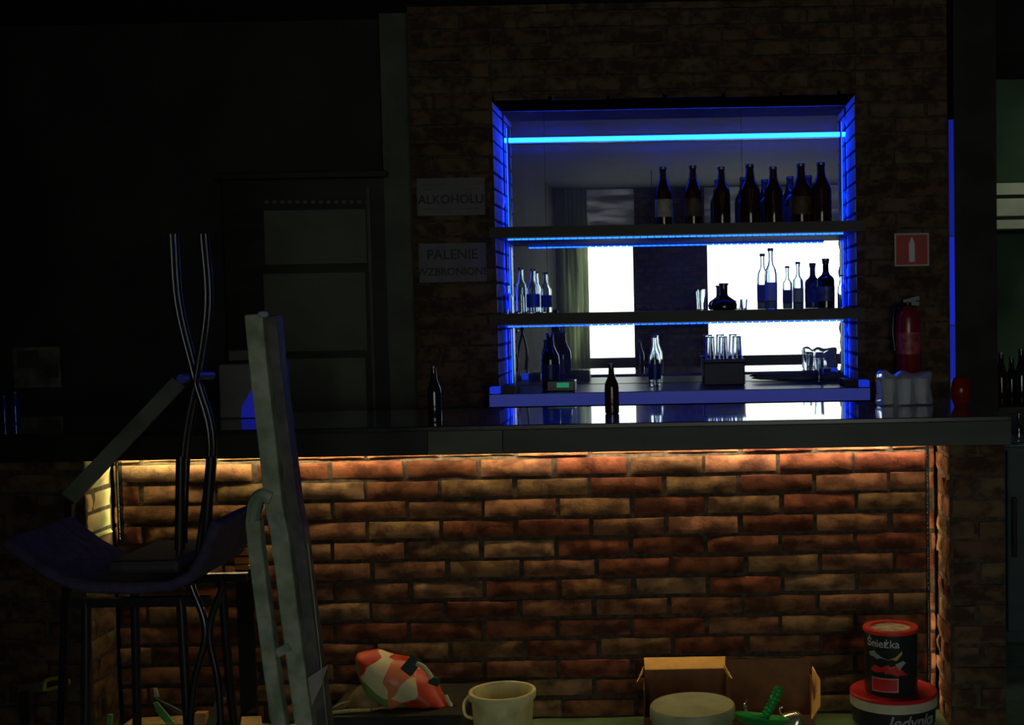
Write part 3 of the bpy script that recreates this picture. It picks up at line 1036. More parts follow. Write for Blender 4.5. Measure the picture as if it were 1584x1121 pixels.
YW = YB + .24
a, b = P(22, 600, YW), P(92, 536, YW)
t = thing('poster', 'faint pale poster on the dark wall at the far left', 'poster', ((a.x + b.x) / 2, YW, a.z))
bx('paper', (a.x, YW, a.z), (b.x, YW + .003, b.z), mat('poster_paper', (.17, .18, .12), .8, vary=.5, scale=9), t)
bx('printed_block', (a.x + .02, YW - .002, a.z + .10), (a.x + .13, YW - .0003, b.z - .015), mat('poster_print', (.07, .075, .05), .8, vary=.3), t)
bx('printed_block', (a.x + .15, YW - .002, a.z + .05), (b.x - .01, YW - .0003, a.z + .12), MATS['poster_print'], t)
# small blue bottles at far left on the counter
for px, yt, lab in ((8, 612, 'faint blue bottle at the extreme left edge of the counter'), (25, 606, 'taller faint blue bottle at the far left of the counter')):
    bottle(px, 660, yt, 4.9, 'beer', mat('blue_glass', (.02, .05, .5), .08, trans=.5, vary=.1), lab, zbase=zc)

# ------------------------------------------------------------------ far right: side room
YR = 8.0
t = thing('wall_cupboard', 'pale slatted cupboard in the side room at the right edge', 'cupboard', (P(1570, 320, YR).x, YR, P(1570, 355, YR).z))
l, r = P(1540, 320, YR).x, P(1640, 320, YR).x
PC = mat('pale_cupboard', (.62, .62, .48), .7, vary=.1)
za, zb = P(1560, 356, YR).z, P(1560, 280, YR).z
bx('carcass', (l, YR + .02, za), (r, YR + .35, zb), M_DARKWOOD, t)
for (ya, yb) in ((283, 301), (307, 334), (340, 354)):
    bx('slat', (l + .004, YR, P(1560, yb, YR).z), (r - .01, YR + .019, P(1560, ya, YR).z), PC, t, bevel=.003)
# low glass fronted cooler
YFZ = 5.6
l = P(1557, 900, YFZ).x
zt = P(1570, 690, YFZ).z
t = thing('bottle_cooler', 'dark blue grey cooler standing right of the brick pier', 'cooler', (l + .3, YFZ, 0))
bx('cooler_body', (l, YFZ + .03, .0), (l + .6, YFZ + .5, zt), mat('cooler_paint', (.05, .07, .075), .4, vary=.15), t, bevel=.01)
bx('door_panel', (l + .005, YFZ, .06), (l + .595, YFZ + .029, zt - .02), mat('cooler_door', (.06, .085, .09), .3, vary=.15), t, bevel=.006)
bx('door_handle', (l + .02, YFZ - .03, zt * .45), (l + .04, YFZ - .0005, zt * .75), M_BLACKMET, t, bevel=.004)
bottle(1576, 690, 640, YFZ + .15, 'vodka', G_CLEAR, 'clear bottle on the cooler at the right edge', zbase=zt + .0005, wid=1.3)
# shelf with bottles at the right edge
YQ = 6.9
l, r = P(1536, 625, YQ).x, P(1640, 625, YQ).x
zq = P(1560, 628, YQ).z
t = thing('side_table', 'dark sideboard in the side room carrying three bottles', 'sideboard', ((l + r) / 2, YQ, 0))
bx('table_top', (l, YQ - .12, zq - .03), (r, YQ + .25, zq), M_DARKWOOD, t, bevel=.003)
bx('table_body', (l + .02, YQ - .1, 0), (r - .02, YQ + .23, zq - .0305), M_DARKWOOD, t)
for px, top, lab, gm in ((1549, 545, 'dark bottle left of the three on the sideboard', G_BROWN), (1565, 552, 'middle dark bottle of the three on the sideboard', G_DARK), (1580, 540, 'dark bottle on the sideboard, cut by the right picture edge', G_DARK)):
    bottle(px, 626, top, YQ + (.09 if gm is G_DARK and px < 1570 else 0), 'beer', gm, lab, 'bottles on the sideboard', zbase=zq + .0005)
# unseen lamp added to light the side room
t = thing('fill_lamp', 'added flat fill lamp in the side room, out of view', 'lamp', (2.6, 7.2, ZC - .06))
bx('fill_lamp_base', (2.4, 7.0, ZC - .03), (2.8, 7.4, ZC - .0005), M_WHITEPL, t)
bx('diffuser', (2.42, 7.02, ZC - .055), (2.78, 7.38, ZC - .0305), glow('side_fill_glow', (.85, 1.0, .75), SIDE_FILL), t)

# round pendant seen in the mirror
yy = -0.6
q = Vector((P(1010, 400, YM).x / YM * (2 * YM - yy), yy, EYE + (P(1010, 372, YM).z - EYE) / YM * (2 * YM - yy)))
t = thing('pendant_lamp', 'round pendant with a white rim reflected just below the upper shelf', 'lamp', tuple(q))
mb = MB()
mb.lathe([(.001, .11), (.09, .10), (.16, .06), (.20, 0), (.19, 0), (.15, .05), (.001, .09)], tuple(q), closed=False)
mb.build('shade', mat('pendant_grey', (.2, .2, .18), .5, vary=.1), t, smooth=True)
mb = MB()
mb.tube([q + Vector((.20 * math.cos(a), .20 * math.sin(a), -.008)) for a in [i * math.pi / 10 for i in range(21)]], .016)
mb.build('glowing_rim', glow('rim_glow', (1, 1, .95), 1.6), t, smooth=True)
mb = MB()
mb.tube([q + Vector((0, 0, .10)), Vector((q.x, q.y, ZC - .001))], .004, smooth=False)
mb.build('cord', M_BLACKMET, t)

# ------------------------------------------------------------------ stools (left foreground)
M_SEAT = mat('purple_fabric', (.030, .023, .055), .85, vary=.35, scale=40, bump=.2)
M_TUBE = mat('gloss_black_tube', (.012, .012, .013), .22, spec=.6, vary=.1)
YT = 3.3
A = P(215, 885, YT)
t = thing('bar_stool', 'upright black bar stool with curved purple seat carrying the upturned stool', 'stool', (A.x, YT, 0))
zs = A.z
# scoop seat: a curved sheet bent up at both sides
mb = MB()
prof = [(62, 812), (85, 830), (115, 852), (150, 871), (185, 879), (240, 881), (300, 878), (328, 864), (346, 832), (362, 788)]
d = .17
top, bot = [], []
for i, (px, py) in enumerate(prof):
    top.append(P(px, py, YT))
pts = []
N = len(top)
for i, p in enumerate(top):
    a_, b_ = top[max(0, i - 1)], top[min(N - 1, i + 1)]
    tg = (b_ - a_).normalized()
    nn = Vector((tg.z, 0, -tg.x))
    if nn.z > 0:
        nn = -nn
    pts.append((p, p + nn * .028))
vs, fs = [], []
for (u, l_) in pts:
    for yy in (-d, d):
        vs.append(u + Vector((0, yy, 0)))
        vs.append(l_ + Vector((0, yy, 0)))
for i in range(N - 1):
    o, o2 = i * 4, i * 4 + 4
    fs += [(o, o2, o2 + 2, o + 2), (o + 1, o + 3, o2 + 3, o2 + 1), (o, o + 1, o2 + 1, o2), (o + 2, o2 + 2, o2 + 3, o + 3)]
fs += [(0, 2, 3, 1), (4 * N - 4, 4 * N - 3, 4 * N - 1, 4 * N - 2)]
mb.add(vs, fs)
mb.build('curved_seat', M_SEAT, t, smooth=True, bevel=.008)
zb = zs - .045
for (px, s_) in ((172, -1), (312, 1)):
    for yy in (-.14, .14):
        q = P(px, 900, YT)
        mb = MB()
        mb.tube([(q.x, YT + yy, zb + .006), (q.x + s_ * .015, YT + yy * 1.1, .4), (q.x + s_ * .05, YT + yy * 1.3, .0)], .012)
        mb.build('leg', M_TUBE, t, smooth=True)
l, r = P(166, 900, YT).x, P(318, 900, YT).x
for yy in (-.14, .14):
    mb = MB()
    mb.bar((l - .03, YT + yy, zb + .0), (r + .06, YT + yy, zb + .0), .022, .022)
    mb.build('under_frame', M_TUBE, t)
for yy in (-.165, .165):
    mb = MB()
    mb.tube([(l - .02, YT + yy, .30), (r + .02, YT + yy, .30)], .009, smooth=False)
    mb.build('foot_rail', M_TUBE, t, smooth=True)
# crossed wires
mb = MB()
mb.tube([P(296, 905, YT - .15), P(318, 975, YT - .16), P(300, 1060, YT - .17), P(290, 1180, YT - .17)], .009)
mb.tube([P(345, 905, YT - .15), P(324, 975, YT - .155), P(338, 1060, YT - .16), P(345, 1180, YT - .17)], .009)
mb.build('crossed_brace', M_TUBE, t, smooth=True)

Bq = P(300, 862, YT)
zseat = zs + .024
t = thing('bar_stool', 'upturned bar stool with thin curved legs pointing up, resting on the purple seat', 'stool', (Bq.x, YT, zseat))
mb = MB()
xa, xb = P(262, 870, YT).x, P(345, 870, YT).x
mb.box((P(205, 870, YT).x, YT - .15, zseat), (P(312, 870, YT).x, YT + .15, zseat + .034))
so = mb.build('seat', mat('dark_seat', (.02, .018, .02), .7, vary=.3, scale=30), t, bevel=.012)
for k, dy in enumerate((-.10, .10)):
    for path in (((264, 362), (272, 470), (299, 583), (324, 690), (306, 864)), ((311, 362), (318, 470), (303, 583), (284, 690), (277, 864))):
        mb = MB()
        ox = .0 if k == 0 else .012
        mb.tube([P(x, y, YT + dy * .9) + Vector((ox, 0, 0)) for x, y in path], .0085)
        mb.build('leg', M_TUBE, t, smooth=True)
mb = MB()
q = P(301, 583, YT)
mb.tube([(q.x, YT - .09, q.z), (q.x + .005, YT, q.z + .004), (q.x + .01, YT + .09, q.z)], .012)
mb.build('cross_joint', mat('blue_clamp', (.03, .05, .3), .4, vary=.2), t, smooth=True)
# thicker sleeve on the lower legs
for px in (280, 327):
    mb = MB()
    mb.tube([P(px, 705, YT - .09), P(px + (-10 if px > 300 else -2), 850, YT - .09)], .0125, smooth=False)
    mb.build('leg_sleeve', M_TUBE, t, smooth=True)

# leaning dark board with grey edge
t = thing('leaning_board', 'narrow dark board leaning diagonally over the left pier', 'board', tuple(Vector((P(132, 745, 4.0).x, 4.0, 0))))
mb = MB()
mb.bar(P(105, 772, 4.0), P(276, 592, 4.3), .05, .014)
o1 = mb.build('board', mat('board_dark', (.12, .14, .10), .5, vary=.3), t)
mb = MB()
mb.bar(P(108, 775, 4.0), (P(108, 775, 4.0).x - .05, 3.95, 0), .022, .022)
mb.build('prop', M_BLACKMET, t)

# ------------------------------------------------------------------ dusty leaning steel post with looped rail
M_DUST = mat('dusty_green_steel', (.31, .33, .25), .7, vary=.3, scale=16, bump=.3, col2=(.13, .17, .10))
M_DUSTD = mat('dusty_dark_steel', (.06, .055, .05), .6, vary=.4, scale=20)  # shade of the post's dark side is in this colour; blade shares it
YO = 3.0
t = thing('leaning_post', 'dusty grey green steel post with a looped side rail leaning in front of the bar', 'steel post', (P(515, 1480, YO).x, YO, 0))
top = P(391, 487, YO + .02)
k1 = P(414, 690, YO)
base = P(505, 1480, YO)
base.z = .02
bot1 = P(470, 1121, YO)
mb = MB()


def face_strip(pts, w, d, y):
    """box-section rail through photo points (centre of its pale face)"""
    P3 = [P(x, yy_, y) for x, yy_ in pts]
    last = P3[-1] + (P3[-1] - P3[-2]).normalized() * 10
    k = (P3[-1].z - .003) / (P3[-1].z - last.z)
    P3.append(P3[-1].lerp(last, k))
    vs, fs = [], []
    for i, p in enumerate(P3):
        tg = (P3[min(i + 1, len(P3) - 1)] - P3[max(i - 1, 0)]).normalized()
        u = tg.cross(Vector((0, 1, 0))).normalized() * (w / 2)
        if u.x < 0:
            u = -u
        vs += [p - u, p + u, p + u * 1.0 + Vector((0, d, 0)), p - u * 1.0 + Vector((0, d, 0))]
    n_ = len(P3)
    for i in range(n_ - 1):
        for k_ in range(4):
            j_ = (k_ + 1) % 4
            fs.append((i * 4 + k_, i * 4 + j_, i * 4 + 4 + j_, i * 4 + 4 + k_))
    fs += [(3, 2, 1, 0), tuple((n_ - 1) * 4 + k_ for k_ in range(4))]
    return vs, fs


v, f = face_strip([(391, 486), (400, 580), (414, 700), (422, 780), (432, 830), (444, 930), (457, 1030), (469, 1121)], .042, .05, YO)
mb.add(v, f)
mb.build('post', M_DUST, t, bevel=.004)
mb = MB()
v, f = face_strip([(415, 488), (424, 580), (439, 700), (449, 780), (459, 830), (470, 930), (483, 1030), (496, 1121)], .036, .05, YO + .035)
mb.add(v, f)
mb.build('shaded_face', M_DUSTD, t, bevel=.003)  # shaded side of the post, its shade painted as a darker strip
mb = MB()
v, f = face_strip([(390, 805), (393, 840), (400, 900), (408, 960), (418, 1040), (430, 1121)], .034, .035, YO - .015)
mb.add(v, f)
mb.build('side_rail', M_DUST, t, bevel=.004)
mb = MB()
mb.tube([P(420, 770, YO), P(404, 766, YO - .003), P(394, 780, YO), P(390, 812, YO)], .016, n=8)
mb.build('loop', M_DUST, t, smooth=True)
q = P(407, 487, YO)
mb = MB()
mb.lathe([(.001, -.008), (.010, -.006), (.013, 0), (.010, .006), (.001, .008)], tuple(P(407, 486, YO - .004)), n=14, closed=False)
mb.build('end_bead', mat('pale_lavender', (.7, .7, .95), .25, metal=.6, vary=.1), t, smooth=True)  # pale lavender bead at the top end
mb = MB()
mb.bar(P(428, 1010, YO - .002), P(448, 1000, YO - .002), .02, .01)
mb.build('spacer', M_DUST, t)
# torn film on the post
mb = MB()
pl_ = [P(476, 1048, YO + .0), P(507, 1028, YO + .01), P(497, 1060, YO + .02), P(482, 1092, YO + .0)]
mb.add(pl_ + [p + Vector((0, .003, 0)) for p in pl_], [(0, 3, 2, 1), (4, 5, 6, 7), (0, 1, 5, 4), (1, 2, 6, 5), (2, 3, 7, 6), (3, 0, 4, 7)])
mb.build('torn_film', mat('torn_film', (.42, .38, .36), .3, vary=.3, trans=.4), t)
mb = MB()
mb.tube([P(476, 840, YO), P(486, 930, YO), P(497, 1030, YO), P(508, 1140, YO)], .0015, n=6)
mb.build('loose_wire', M_DUST, t, smooth=True)

# ------------------------------------------------------------------ floor clutter
# white bucket
bc = PZ(777, 1069, .245)
t = thing('bucket', 'dusty off white plastic bucket, open and empty, in front of the bar', 'bucket', (bc.x, bc.y, 0))
s_ = 2000 / bc.y
R = 52 / s_
PLB = mat('dusty_bucket_plastic', (.66, .61, .30), .6, vary=.18, scale=14)
mb = MB()
hh = .245
mb.lathe([(.001, .002), (R * .80, .002), (R * .93, hh - .02), (R * .93, hh), (R * .90, hh), (R * .77, .008), (.001, .008)], (bc.x, bc.y, 0), closed=False, n=40)
mb.build('bucket_body', PLB, t, smooth=True)
mb = MB()
mb.lathe([(R * .90, hh - .002), (R * 1.0, hh - .02), (R * 1.02, hh - .004), (R * 1.0, hh + .004), (R * .90, hh + .004), (R * .90, hh - .002)], (bc.x, bc.y, 0), closed=False, n=40)
mb.build('rim', PLB, t, smooth=True)
mb = MB()
mb.tube([(bc.x - R * 1.0, bc.y - .01, hh - .01), (bc.x - R * 1.12, bc.y - .03, hh - .03), (bc.x - R * 1.02, bc.y - .07, hh - .055), (bc.x - R * .80, bc.y - .085, hh - .062)], .005)
mb.build('carry_handle', PLB, t, smooth=True)

# cardboard box behind the lidded bucket
YX = 4.52
KB_SHADE = mat('cardboard', (.22, .10, .04), .8, vary=.12, scale=20)  # shaded cardboard, the shade put into its colour
KB_LIT = mat('cardboard_flap_lit', (.85, .48, .13), .8, vary=.08, scale=20)  # brighter copy, strip light on the flaps put into the colour
l, r = P(994, 1030, YX).x, P(1260, 1030, YX).x
zt = P(1060, 1040, YX).z
t = thing('cardboard_box', 'open brown cardboard box against the bricks, behind the lidded bucket', 'box', ((l + r) / 2, YX, 0))
mb = MB()
th = .004
YX1 = 4.68
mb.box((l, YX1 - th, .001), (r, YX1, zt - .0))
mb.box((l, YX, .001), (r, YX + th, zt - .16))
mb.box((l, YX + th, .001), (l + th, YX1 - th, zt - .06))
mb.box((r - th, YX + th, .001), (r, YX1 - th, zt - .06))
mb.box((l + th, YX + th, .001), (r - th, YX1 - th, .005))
mb.build('box_walls', KB_SHADE, t)
fx = P(1122, 1030, YX1).x
mb = MB()
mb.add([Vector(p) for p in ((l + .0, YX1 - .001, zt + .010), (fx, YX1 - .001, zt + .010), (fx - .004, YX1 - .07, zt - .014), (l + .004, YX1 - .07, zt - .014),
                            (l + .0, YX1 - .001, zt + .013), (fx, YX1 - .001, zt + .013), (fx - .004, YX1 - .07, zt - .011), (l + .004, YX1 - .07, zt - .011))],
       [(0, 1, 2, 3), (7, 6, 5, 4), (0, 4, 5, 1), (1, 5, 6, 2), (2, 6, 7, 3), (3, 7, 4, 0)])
mb.build('top_flap', KB_LIT, t)


def plate(name, pts, th, m, parent):
    mb = MB()
    pts = [Vector(p) for p in pts]
    nrm = (pts[1] - pts[0]).cross(pts[2] - pts[0]).normalized() * th
    n_ = len(pts)
    mb.add(pts + [p + nrm for p in pts], [tuple(range(n_)), tuple(reversed(range(n_, 2 * n_)))] + [((i + 1) % n_, i, n_ + i, n_ + (i + 1) % n_) for i in range(n_)])
    return mb.build(name, m, parent)


plate('side_flap', [P(1120, 1028, 4.60), P(1124, 1040, 4.58), P(1133, 1049, 4.50), P(1122, 1029, 4.55)], .003, KB_LIT, t)
plate('side_flap', [P(996, 1030, 4.60), P(994, 1042, 4.58), P(986, 1054, 4.50), P(988, 1050, 4.52)], .003, KB_LIT, t)
plate('side_flap', [P(1256, 1030, 4.66), P(1268, 1052, 4.52), P(1268, 1092, 4.48), P(1255, 1112, 4.50), P(1256, 1060, 4.60)], .003, KB_LIT, t)
plate('inner_flap', [P(1128, 1040, 4.62), P(1131, 1080, 4.62), P(1124, 1080, 4.56), P(1125, 1052, 4.56)], .003, KB_SHADE, t)

# lidded bucket
zc2 = .215
c = PZ(1071, 1089, zc2)
R = 67 / (2000 / c.y)
t = thing('paint_bucket', 'lidded whitish bucket in front of the cardboard box', 'bucket', (c.x, c.y, 0))
PW = mat('grey_white_plastic', (.36, .40, .24), .5, vary=.15, scale=10)
mb = MB()
mb.lathe([(.001, .001), (R * .86, .001), (R * .95, zc2 - .045), (.001, zc2 - .04)], (c.x, c.y, 0), closed=False, n=40)
mb.build('bucket_body', mat('bucket_body_white', (.38, .37, .27), .5, vary=.25, scale=12), t, smooth=True)
mb = MB()
mb.lathe([(.001, zc2 - .03), (R * .97, zc2 - .045), (R, zc2 - .04), (R, zc2 - .006), (R * .97, zc2), (R * .94, zc2 - .002), (R * .92, zc2 - .004), (.001, zc2 - .003)], (c.x, c.y, 0), closed=False, n=40)
mb.build('lid', PW, t, smooth=True)

# green dustpan brush
GR = mat('green_plastic', (.01, .34, .06), .35, vary=.1)
YG = 4.22
hp0, hp1 = P(1182, 1112, YG), P(1206, 1064, YG + .02)
gc = P(1178, 1128, YG - .03)
t = thing('green_scoop', 'bright green plastic scoop with a ribbed handle standing in front of the cardboard box', 'scoop', (gc.x, gc.y, 0))
mb = MB()
dv = hp1 - hp0
up = dv.normalized()
mt = up.to_track_quat('Z', 'Y').to_matrix()
L = dv.length
pr = [(.001, 0)]
for i in range(8):
    z = L * i / 8
    pr += [(.0125, z), (.0165, z + L * .03), (.0165, z + L * .08), (.0125, z + L * .11)]
pr += [(.016, L * .98), (.013, L * 1.03), (.001, L * 1.05)]
mb.lathe(pr, tuple(hp0), n=18, mtx=mt, closed=False)
mb.build('ribbed_handle', GR, t, smooth=True)
mb = MB()
e = Matrix.Rotation(math.radians(-12), 3, 'X') @ Matrix.Rotation(math.radians(8), 3, 'Y')
rr = 46 / (2000 / YG)
mb.lathe([(.001, -.008), (rr * .7, -.006), (rr, .016), (rr * .985, .020), (rr * .7, .002), (.001, 0)], tuple(P(1176, 1116, YG)), n=32, mtx=e, closed=False)
mb.build('pan', GR, t, smooth=True)
mb = MB()
q = P(1176, 1118, YG)
mb.tube([(q.x, q.y, q.z - .006), (q.x, q.y, .002)], .014, smooth=False)
mb.build('stem', GR, t, smooth=True)
# metal fork-like tools
q = P(1155, 1115, 4.38)
t = thing('paint_scraper', 'small metal tool tip standing between the lidded bucket and the scoop', 'tool', (q.x, 4.38, 0))
mb = MB()
mb.tube([P(1156, 1128, 4.38), P(1155, 1100, 4.38)], .004, smooth=False)
mb.tube([P(1155, 1100, 4.38), P(1153, 1092, 4.38), P(1155, 1081, 4.38)], [.006, .008, .004])
mb.build('blade', M_CHROME, t, smooth=True)
mb = MB()
mb.tube([P(1156, 1127, 4.38), (q.x, 4.38, .001)], .007, smooth=False)
mb.build('handle', M_BLACKMET, t, smooth=True)
q = P(1222, 1110, 4.35)
t = thing('crumpled_foil', 'crumpled silver foil lump right of the green scoop', 'foil', (q.x, 4.35, 0))
mb = MB()
mb.pillow([P(*p, 4.35) for p in ((1208, 1112), (1216, 1102), (1232, 1100), (1240, 1112), (1236, 1150), (1205, 1150))], .04, crumple=.012, seed=5)
zm = min(v[2] for v in mb.v)
mb.v = [(x, y, z - zm + .001) if z < zm + .001 else (x, y, z) for x, y, z in mb.v]
q2 = mb.build('foil_sheet', mat('foil', (.75, .72, .6), .25, metal=.9, vary=.1), t, smooth=True)
mb = MB()
mb.tube([P(1208, 1104, 4.4), P(1206, 1096, 4.4), P(1211, 1094, 4.4)], .004)
mb.build('foil_curl', M_CHROME, t, smooth=True)

# paint cans
zl = .243
c = PZ(1382, 1065, zl)
R = 68 / (2000 / c.y)
t = thing('paint_pail', 'large paint pail with a red lid and a black band, below the small can', 'paint can', (c.x, c.y, 0))
mb = MB()
mb.lathe([(.001, .001), (R * .86, .001), (R * .93, zl - .075)], (c.x, c.y, 0), closed=False, n=48)
mb.lathe([(R * .93, zl - .075), (R * .935, zl - .06)], (c.x, c.y, 0), closed=False, n=48)
mb.build('pail_body', mat('pail_green', (.10, .42, .20), .4, vary=.15), t, smooth=True)
mb = MB()
mb.lathe([(R * .93, zl - .098), (R * .95, zl - .098), (R * .958, zl - .044), (R * .93, zl - .044)], (c.x, c.y, 0), closed=False, n=48)
mb.build('black_band', mat('band_black', (.02, .02, .02), .35, vary=.1), t, smooth=True)
mb = MB()
mb.lathe([(R * .93, zl - .044), (R * 1.0, zl - .042), (R * 1.0, zl - .012), (R * .9, zl - .012)], (c.x, c.y, 0), closed=False, n=48)
mb.build('pale_rim', mat('rim_cream', (.52, .50, .36), .5, vary=.15), t, smooth=True)
mb = MB()
mb.lathe([(R * .9, zl - .0119), (R * 1.0, zl - .0118), (R * 1.01, zl - .004), (R * .98, zl), (R * .93, zl - .004), (.001, zl - .004)], (c.x, c.y, 0), closed=False, n=48)
mb.build('red_lid', mat('lid_red', (.65, .02, .02), .4, vary=.12), t, smooth=True)
text_mesh('Jedynka', .056, mat('band_lettering', (.35, .35, .32), .5, vary=.1), t, (0, 0, zl - .073), bend=(c.x, c.y, R * .957), rz=.33, shear=.3, bold=.0008)
# top can
cb = c + Vector((P(1378, 1000, c.y).x - c.x, 0, 0))
zb_ = zl + .0005
zt_ = PZ(1378, 976, .45)
hcan = .212
R2 = 41 / (2000 / c.y)
t = thing('paint_can', 'small black paint can with a red rim standing on the large pail', 'paint can', (cb.x, cb.y, zb_ - .004))
base_z = zl - .0035
mb = MB()
mb.lathe([(.001, 0), (R2 * .98, 0), (R2, .004), (R2, hcan - .012), (R2 * .9, hcan - .010)], (cb.x, cb.y, base_z), closed=False, n=44)
mb.build('can_body', mat('can_black', (.018, .022, .024), .3, vary=.2), t, smooth=True)
mb = MB()
mb.lathe([(R2 * .9, hcan - .012), (R2 * 1.05, hcan - .012), (R2 * 1.07, hcan - .004), (R2 * 1.05, hcan), (R2 * .78, hcan), (R2 * .76, hcan - .006)], (cb.x, cb.y, base_z), closed=False, n=44)
mb.build('red_rim', mat('rim_red', (.72, .04, .02), .35, vary=.1), t, smooth=True)
mb = MB()
mb.lathe([(R2 * .78, hcan - .006), (R2 * .6, hcan - .008), (.001, hcan - .004)], (cb.x, cb.y, base_z), closed=False, n=44)
mb.build('tin_lid', mat('tin_lid', (.62, .62, .45), .35, metal=.5, vary=.3, scale=30, bump=.3), t, smooth=True)
text_mesh('Śnieżka', .036, mat('can_lettering', (.55, .58, .55), .5, vary=.1), t, (0, 0, base_z + .172), bend=(cb.x, cb.y, R2), rz=-.52, bold=.0002)


def curved_patch(pts, m, name, parent, R_, cx_, cy_, off=.0006):
    """flat printed patch wrapped on a can: pts = (angle, z)"""
    mb = MB()
    n_ = len(pts)
    ca = sum(a for a, _ in pts) / n_
    cz = sum(z for _, z in pts) / n_
    vs, fs = [], []
    K = 5
    for k in range(K + 1):
        for a, z in pts:
            aa, zz = ca + (a - ca) * k / K, cz + (z - cz) * k / K
            vs.append((cx_ + (R_ + off) * math.sin(aa), cy_ - (R_ + off) * math.cos(aa), zz))
    for k in range(K):
        for i in range(n_):
            j = (i + 1) % n_
            fs.append((k * n_ + i, k * n_ + j, (k + 1) * n_ + j, (k + 1) * n_ + i))
    mb.add(vs, fs)
    return mb.build(name, m, parent)


def rect(a0, a1, z0_, z1_, n_=8):
    return [(a0 + (a1 - a0) * i / n_, z0_) for i in range(n_ + 1)] + [(a1 - (a1 - a0) * i / n_, z1_) for i in range(n_ + 1)]


q = base_z
LR = mat('label_red', (.60, .03, .025), .4, vary=.15)
curved_patch(rect(-.95, .12, q + .016, q + .062), mat('label_pink', (.55, .30, .28), .4, vary=.1), 'label_frame', t, R2, cb.x, cb.y, .0005)
curved_patch(rect(-.90, .07, q + .020, q + .058), LR, 'label_field', t, R2, cb.x, cb.y, .0010)
curved_patch([(-1.0, q + .085), (-.8, q + .102), (-.55, q + .095), (-.3, q + .105), (.05, q + .103), (.3, q + .085), (.5, q + .07), (.1, q + .068), (-.35, q + .075), (-.8, q + .078)], LR, 'label_swoosh', t, R2, cb.x, cb.y, .0007)
curved_patch([(0, q + .108), (.3, q + .118), (.42, q + .112), (.15, q + .088)], mat('label_grey', (.3, .32, .32), .4, vary=.2), 'label_streak', t, R2, cb.x, cb.y, .0009)
curved_patch([(-.3, q + .122), (.0, q + .13), (.25, q + .15), (.28, q + .142), (.05, q + .12)], mat('label_yellow', (.42, .32, .05), .4, vary=.3), 'label_brushstroke', t, R2, cb.x, cb.y, .0009)
curved_patch([(-1.1, q + .14), (-.85, q + .148), (-.55, q + .132), (-.25, q + .122), (-.7, q + .122), (-1.05, q + .13)], MATS['label_grey'], 'label_streak', t, R2, cb.x, cb.y, .0007)

# patterned shopping bag
YG2 = 4.42
bm = bpy.data.materials.new('bag_print')
bm.use_nodes = True
nt = bm.node_tree
b_ = nt.nodes['Principled BSDF']
b_.inputs['Roughness'].default_value = .4
tc = nt.nodes.new('ShaderNodeTexCoord')
no = nt.nodes.new('ShaderNodeTexNoise')
no.inputs['Scale'].default_value = 5
vo = nt.nodes.new('ShaderNodeTexVoronoi')
vo.inputs['Scale'].default_value = 13
mxv = nt.nodes.new('ShaderNodeMix')
mxv.data_type = 'VECTOR'
mxv.inputs[0].default_value = .12
nt.links.new(tc.outputs['Object'], no.inputs[0])
nt.links.new(tc.outputs['Object'], mxv.inputs[4])
nt.links.new(no.outputs['Color'], mxv.inputs[5])
nt.links.new(mxv.outputs[1], vo.inputs[0])
sp = nt.nodes.new('ShaderNodeSeparateColor')
nt.links.new(vo.outputs['Color'], sp.inputs[0])
rp = nt.nodes.new('ShaderNodeValToRGB')
rp.color_ramp.interpolation = 'CONSTANT'
e = rp.color_ramp.elements
e[0].position, e[0].color = 0, (.62, .07, .03, 1)
e[1].position, e[1].color = .84, (.70, .62, .36, 1)
for p_, c_ in ((.3, (.72, .20, .09, 1)), (.5, (.55, .05, .02, 1)), (.66, (.16, .30, .10, 1))):
    q_ = e.new(p_)
    q_.color = c_
nt.links.new(sp.outputs[0], rp.inputs[0])
nt.links.new(rp.outputs[0], b_.inputs['Base Color'])
mt_ = thing('dark_crate', 'low dark crate on the floor under the patterned bag', 'crate', (P(610, 1110, 4.4).x, 4.4, 0))
l, r = P(505, 1110, 4.3).x, P(712, 1110, 4.3).x
zk = P(610, 1106, 4.3).z
bx('crate_body', (l, 4.3, 0), (r, 4.66, zk - .012), mat('crate_dark', (.02, .018, .015), .7, vary=.3), mt_)
bx('crate_lid', (l - .006, 4.295, zk - .0119), (r + .006, 4.665, zk), MATS['crate_dark'], mt_, bevel=.003)
t = thing('shopping_bag', 'crumpled red, orange, green and cream patterned bag on the dark crate', 'bag', (P(615, 1100, YG2).x, YG2, zk))
mb = MB()
mb.pillow([P(*p, YG2) for p in ((553, 1015), (560, 1005), (590, 1008), (632, 1018), (650, 1030), (672, 1052), (690, 1075), (700, 1103), (660, 1104), (600, 1102), (572, 1080), (556, 1045))], .085, crumple=.012, seed=1)
mb.v = [(x, y, max(z, zk + .001)) for x, y, z in mb.v]
mb.build('bag_body', bm, t, smooth=True)
mb = MB()
mb.pillow([P(*p, YG2) for p in ((538, 1085), (546, 1068), (562, 1060), (585, 1070), (600, 1100), (570, 1104), (536, 1104))], .06, crumple=.008, seed=8)
mb.v = [(x, y, max(z, zk + .001)) for x, y, z in mb.v]
mb.build('bag_fold', mat('bag_rust', (.50, .10, .04), .5, vary=.4, scale=8, col2=(.12, .18, .06)), t, smooth=True)
mb = MB()
mb.bar(P(646, 1017, YG2 - .07), P(627, 1040, YG2 - .085), .045, .012)
mb.bar(P(664, 1050, YG2 - .075), P(680, 1056, YG2 - .07), .03, .012)
mb.build('dark_clip', mat('dark_green_cloth', (.02, .05, .035), .6, vary=.3), t, bevel=.004)
mb = MB()
mb.tube([P(644, 1026, YG2 - .09), P(656, 1032, YG2 - .09), P(668, 1048, YG2 - .085)], .009, n=8)
mb.build('cream_strap', mat('cream_strap', (.6, .56, .32), .5, vary=.1), t, smooth=True)
mb = MB()
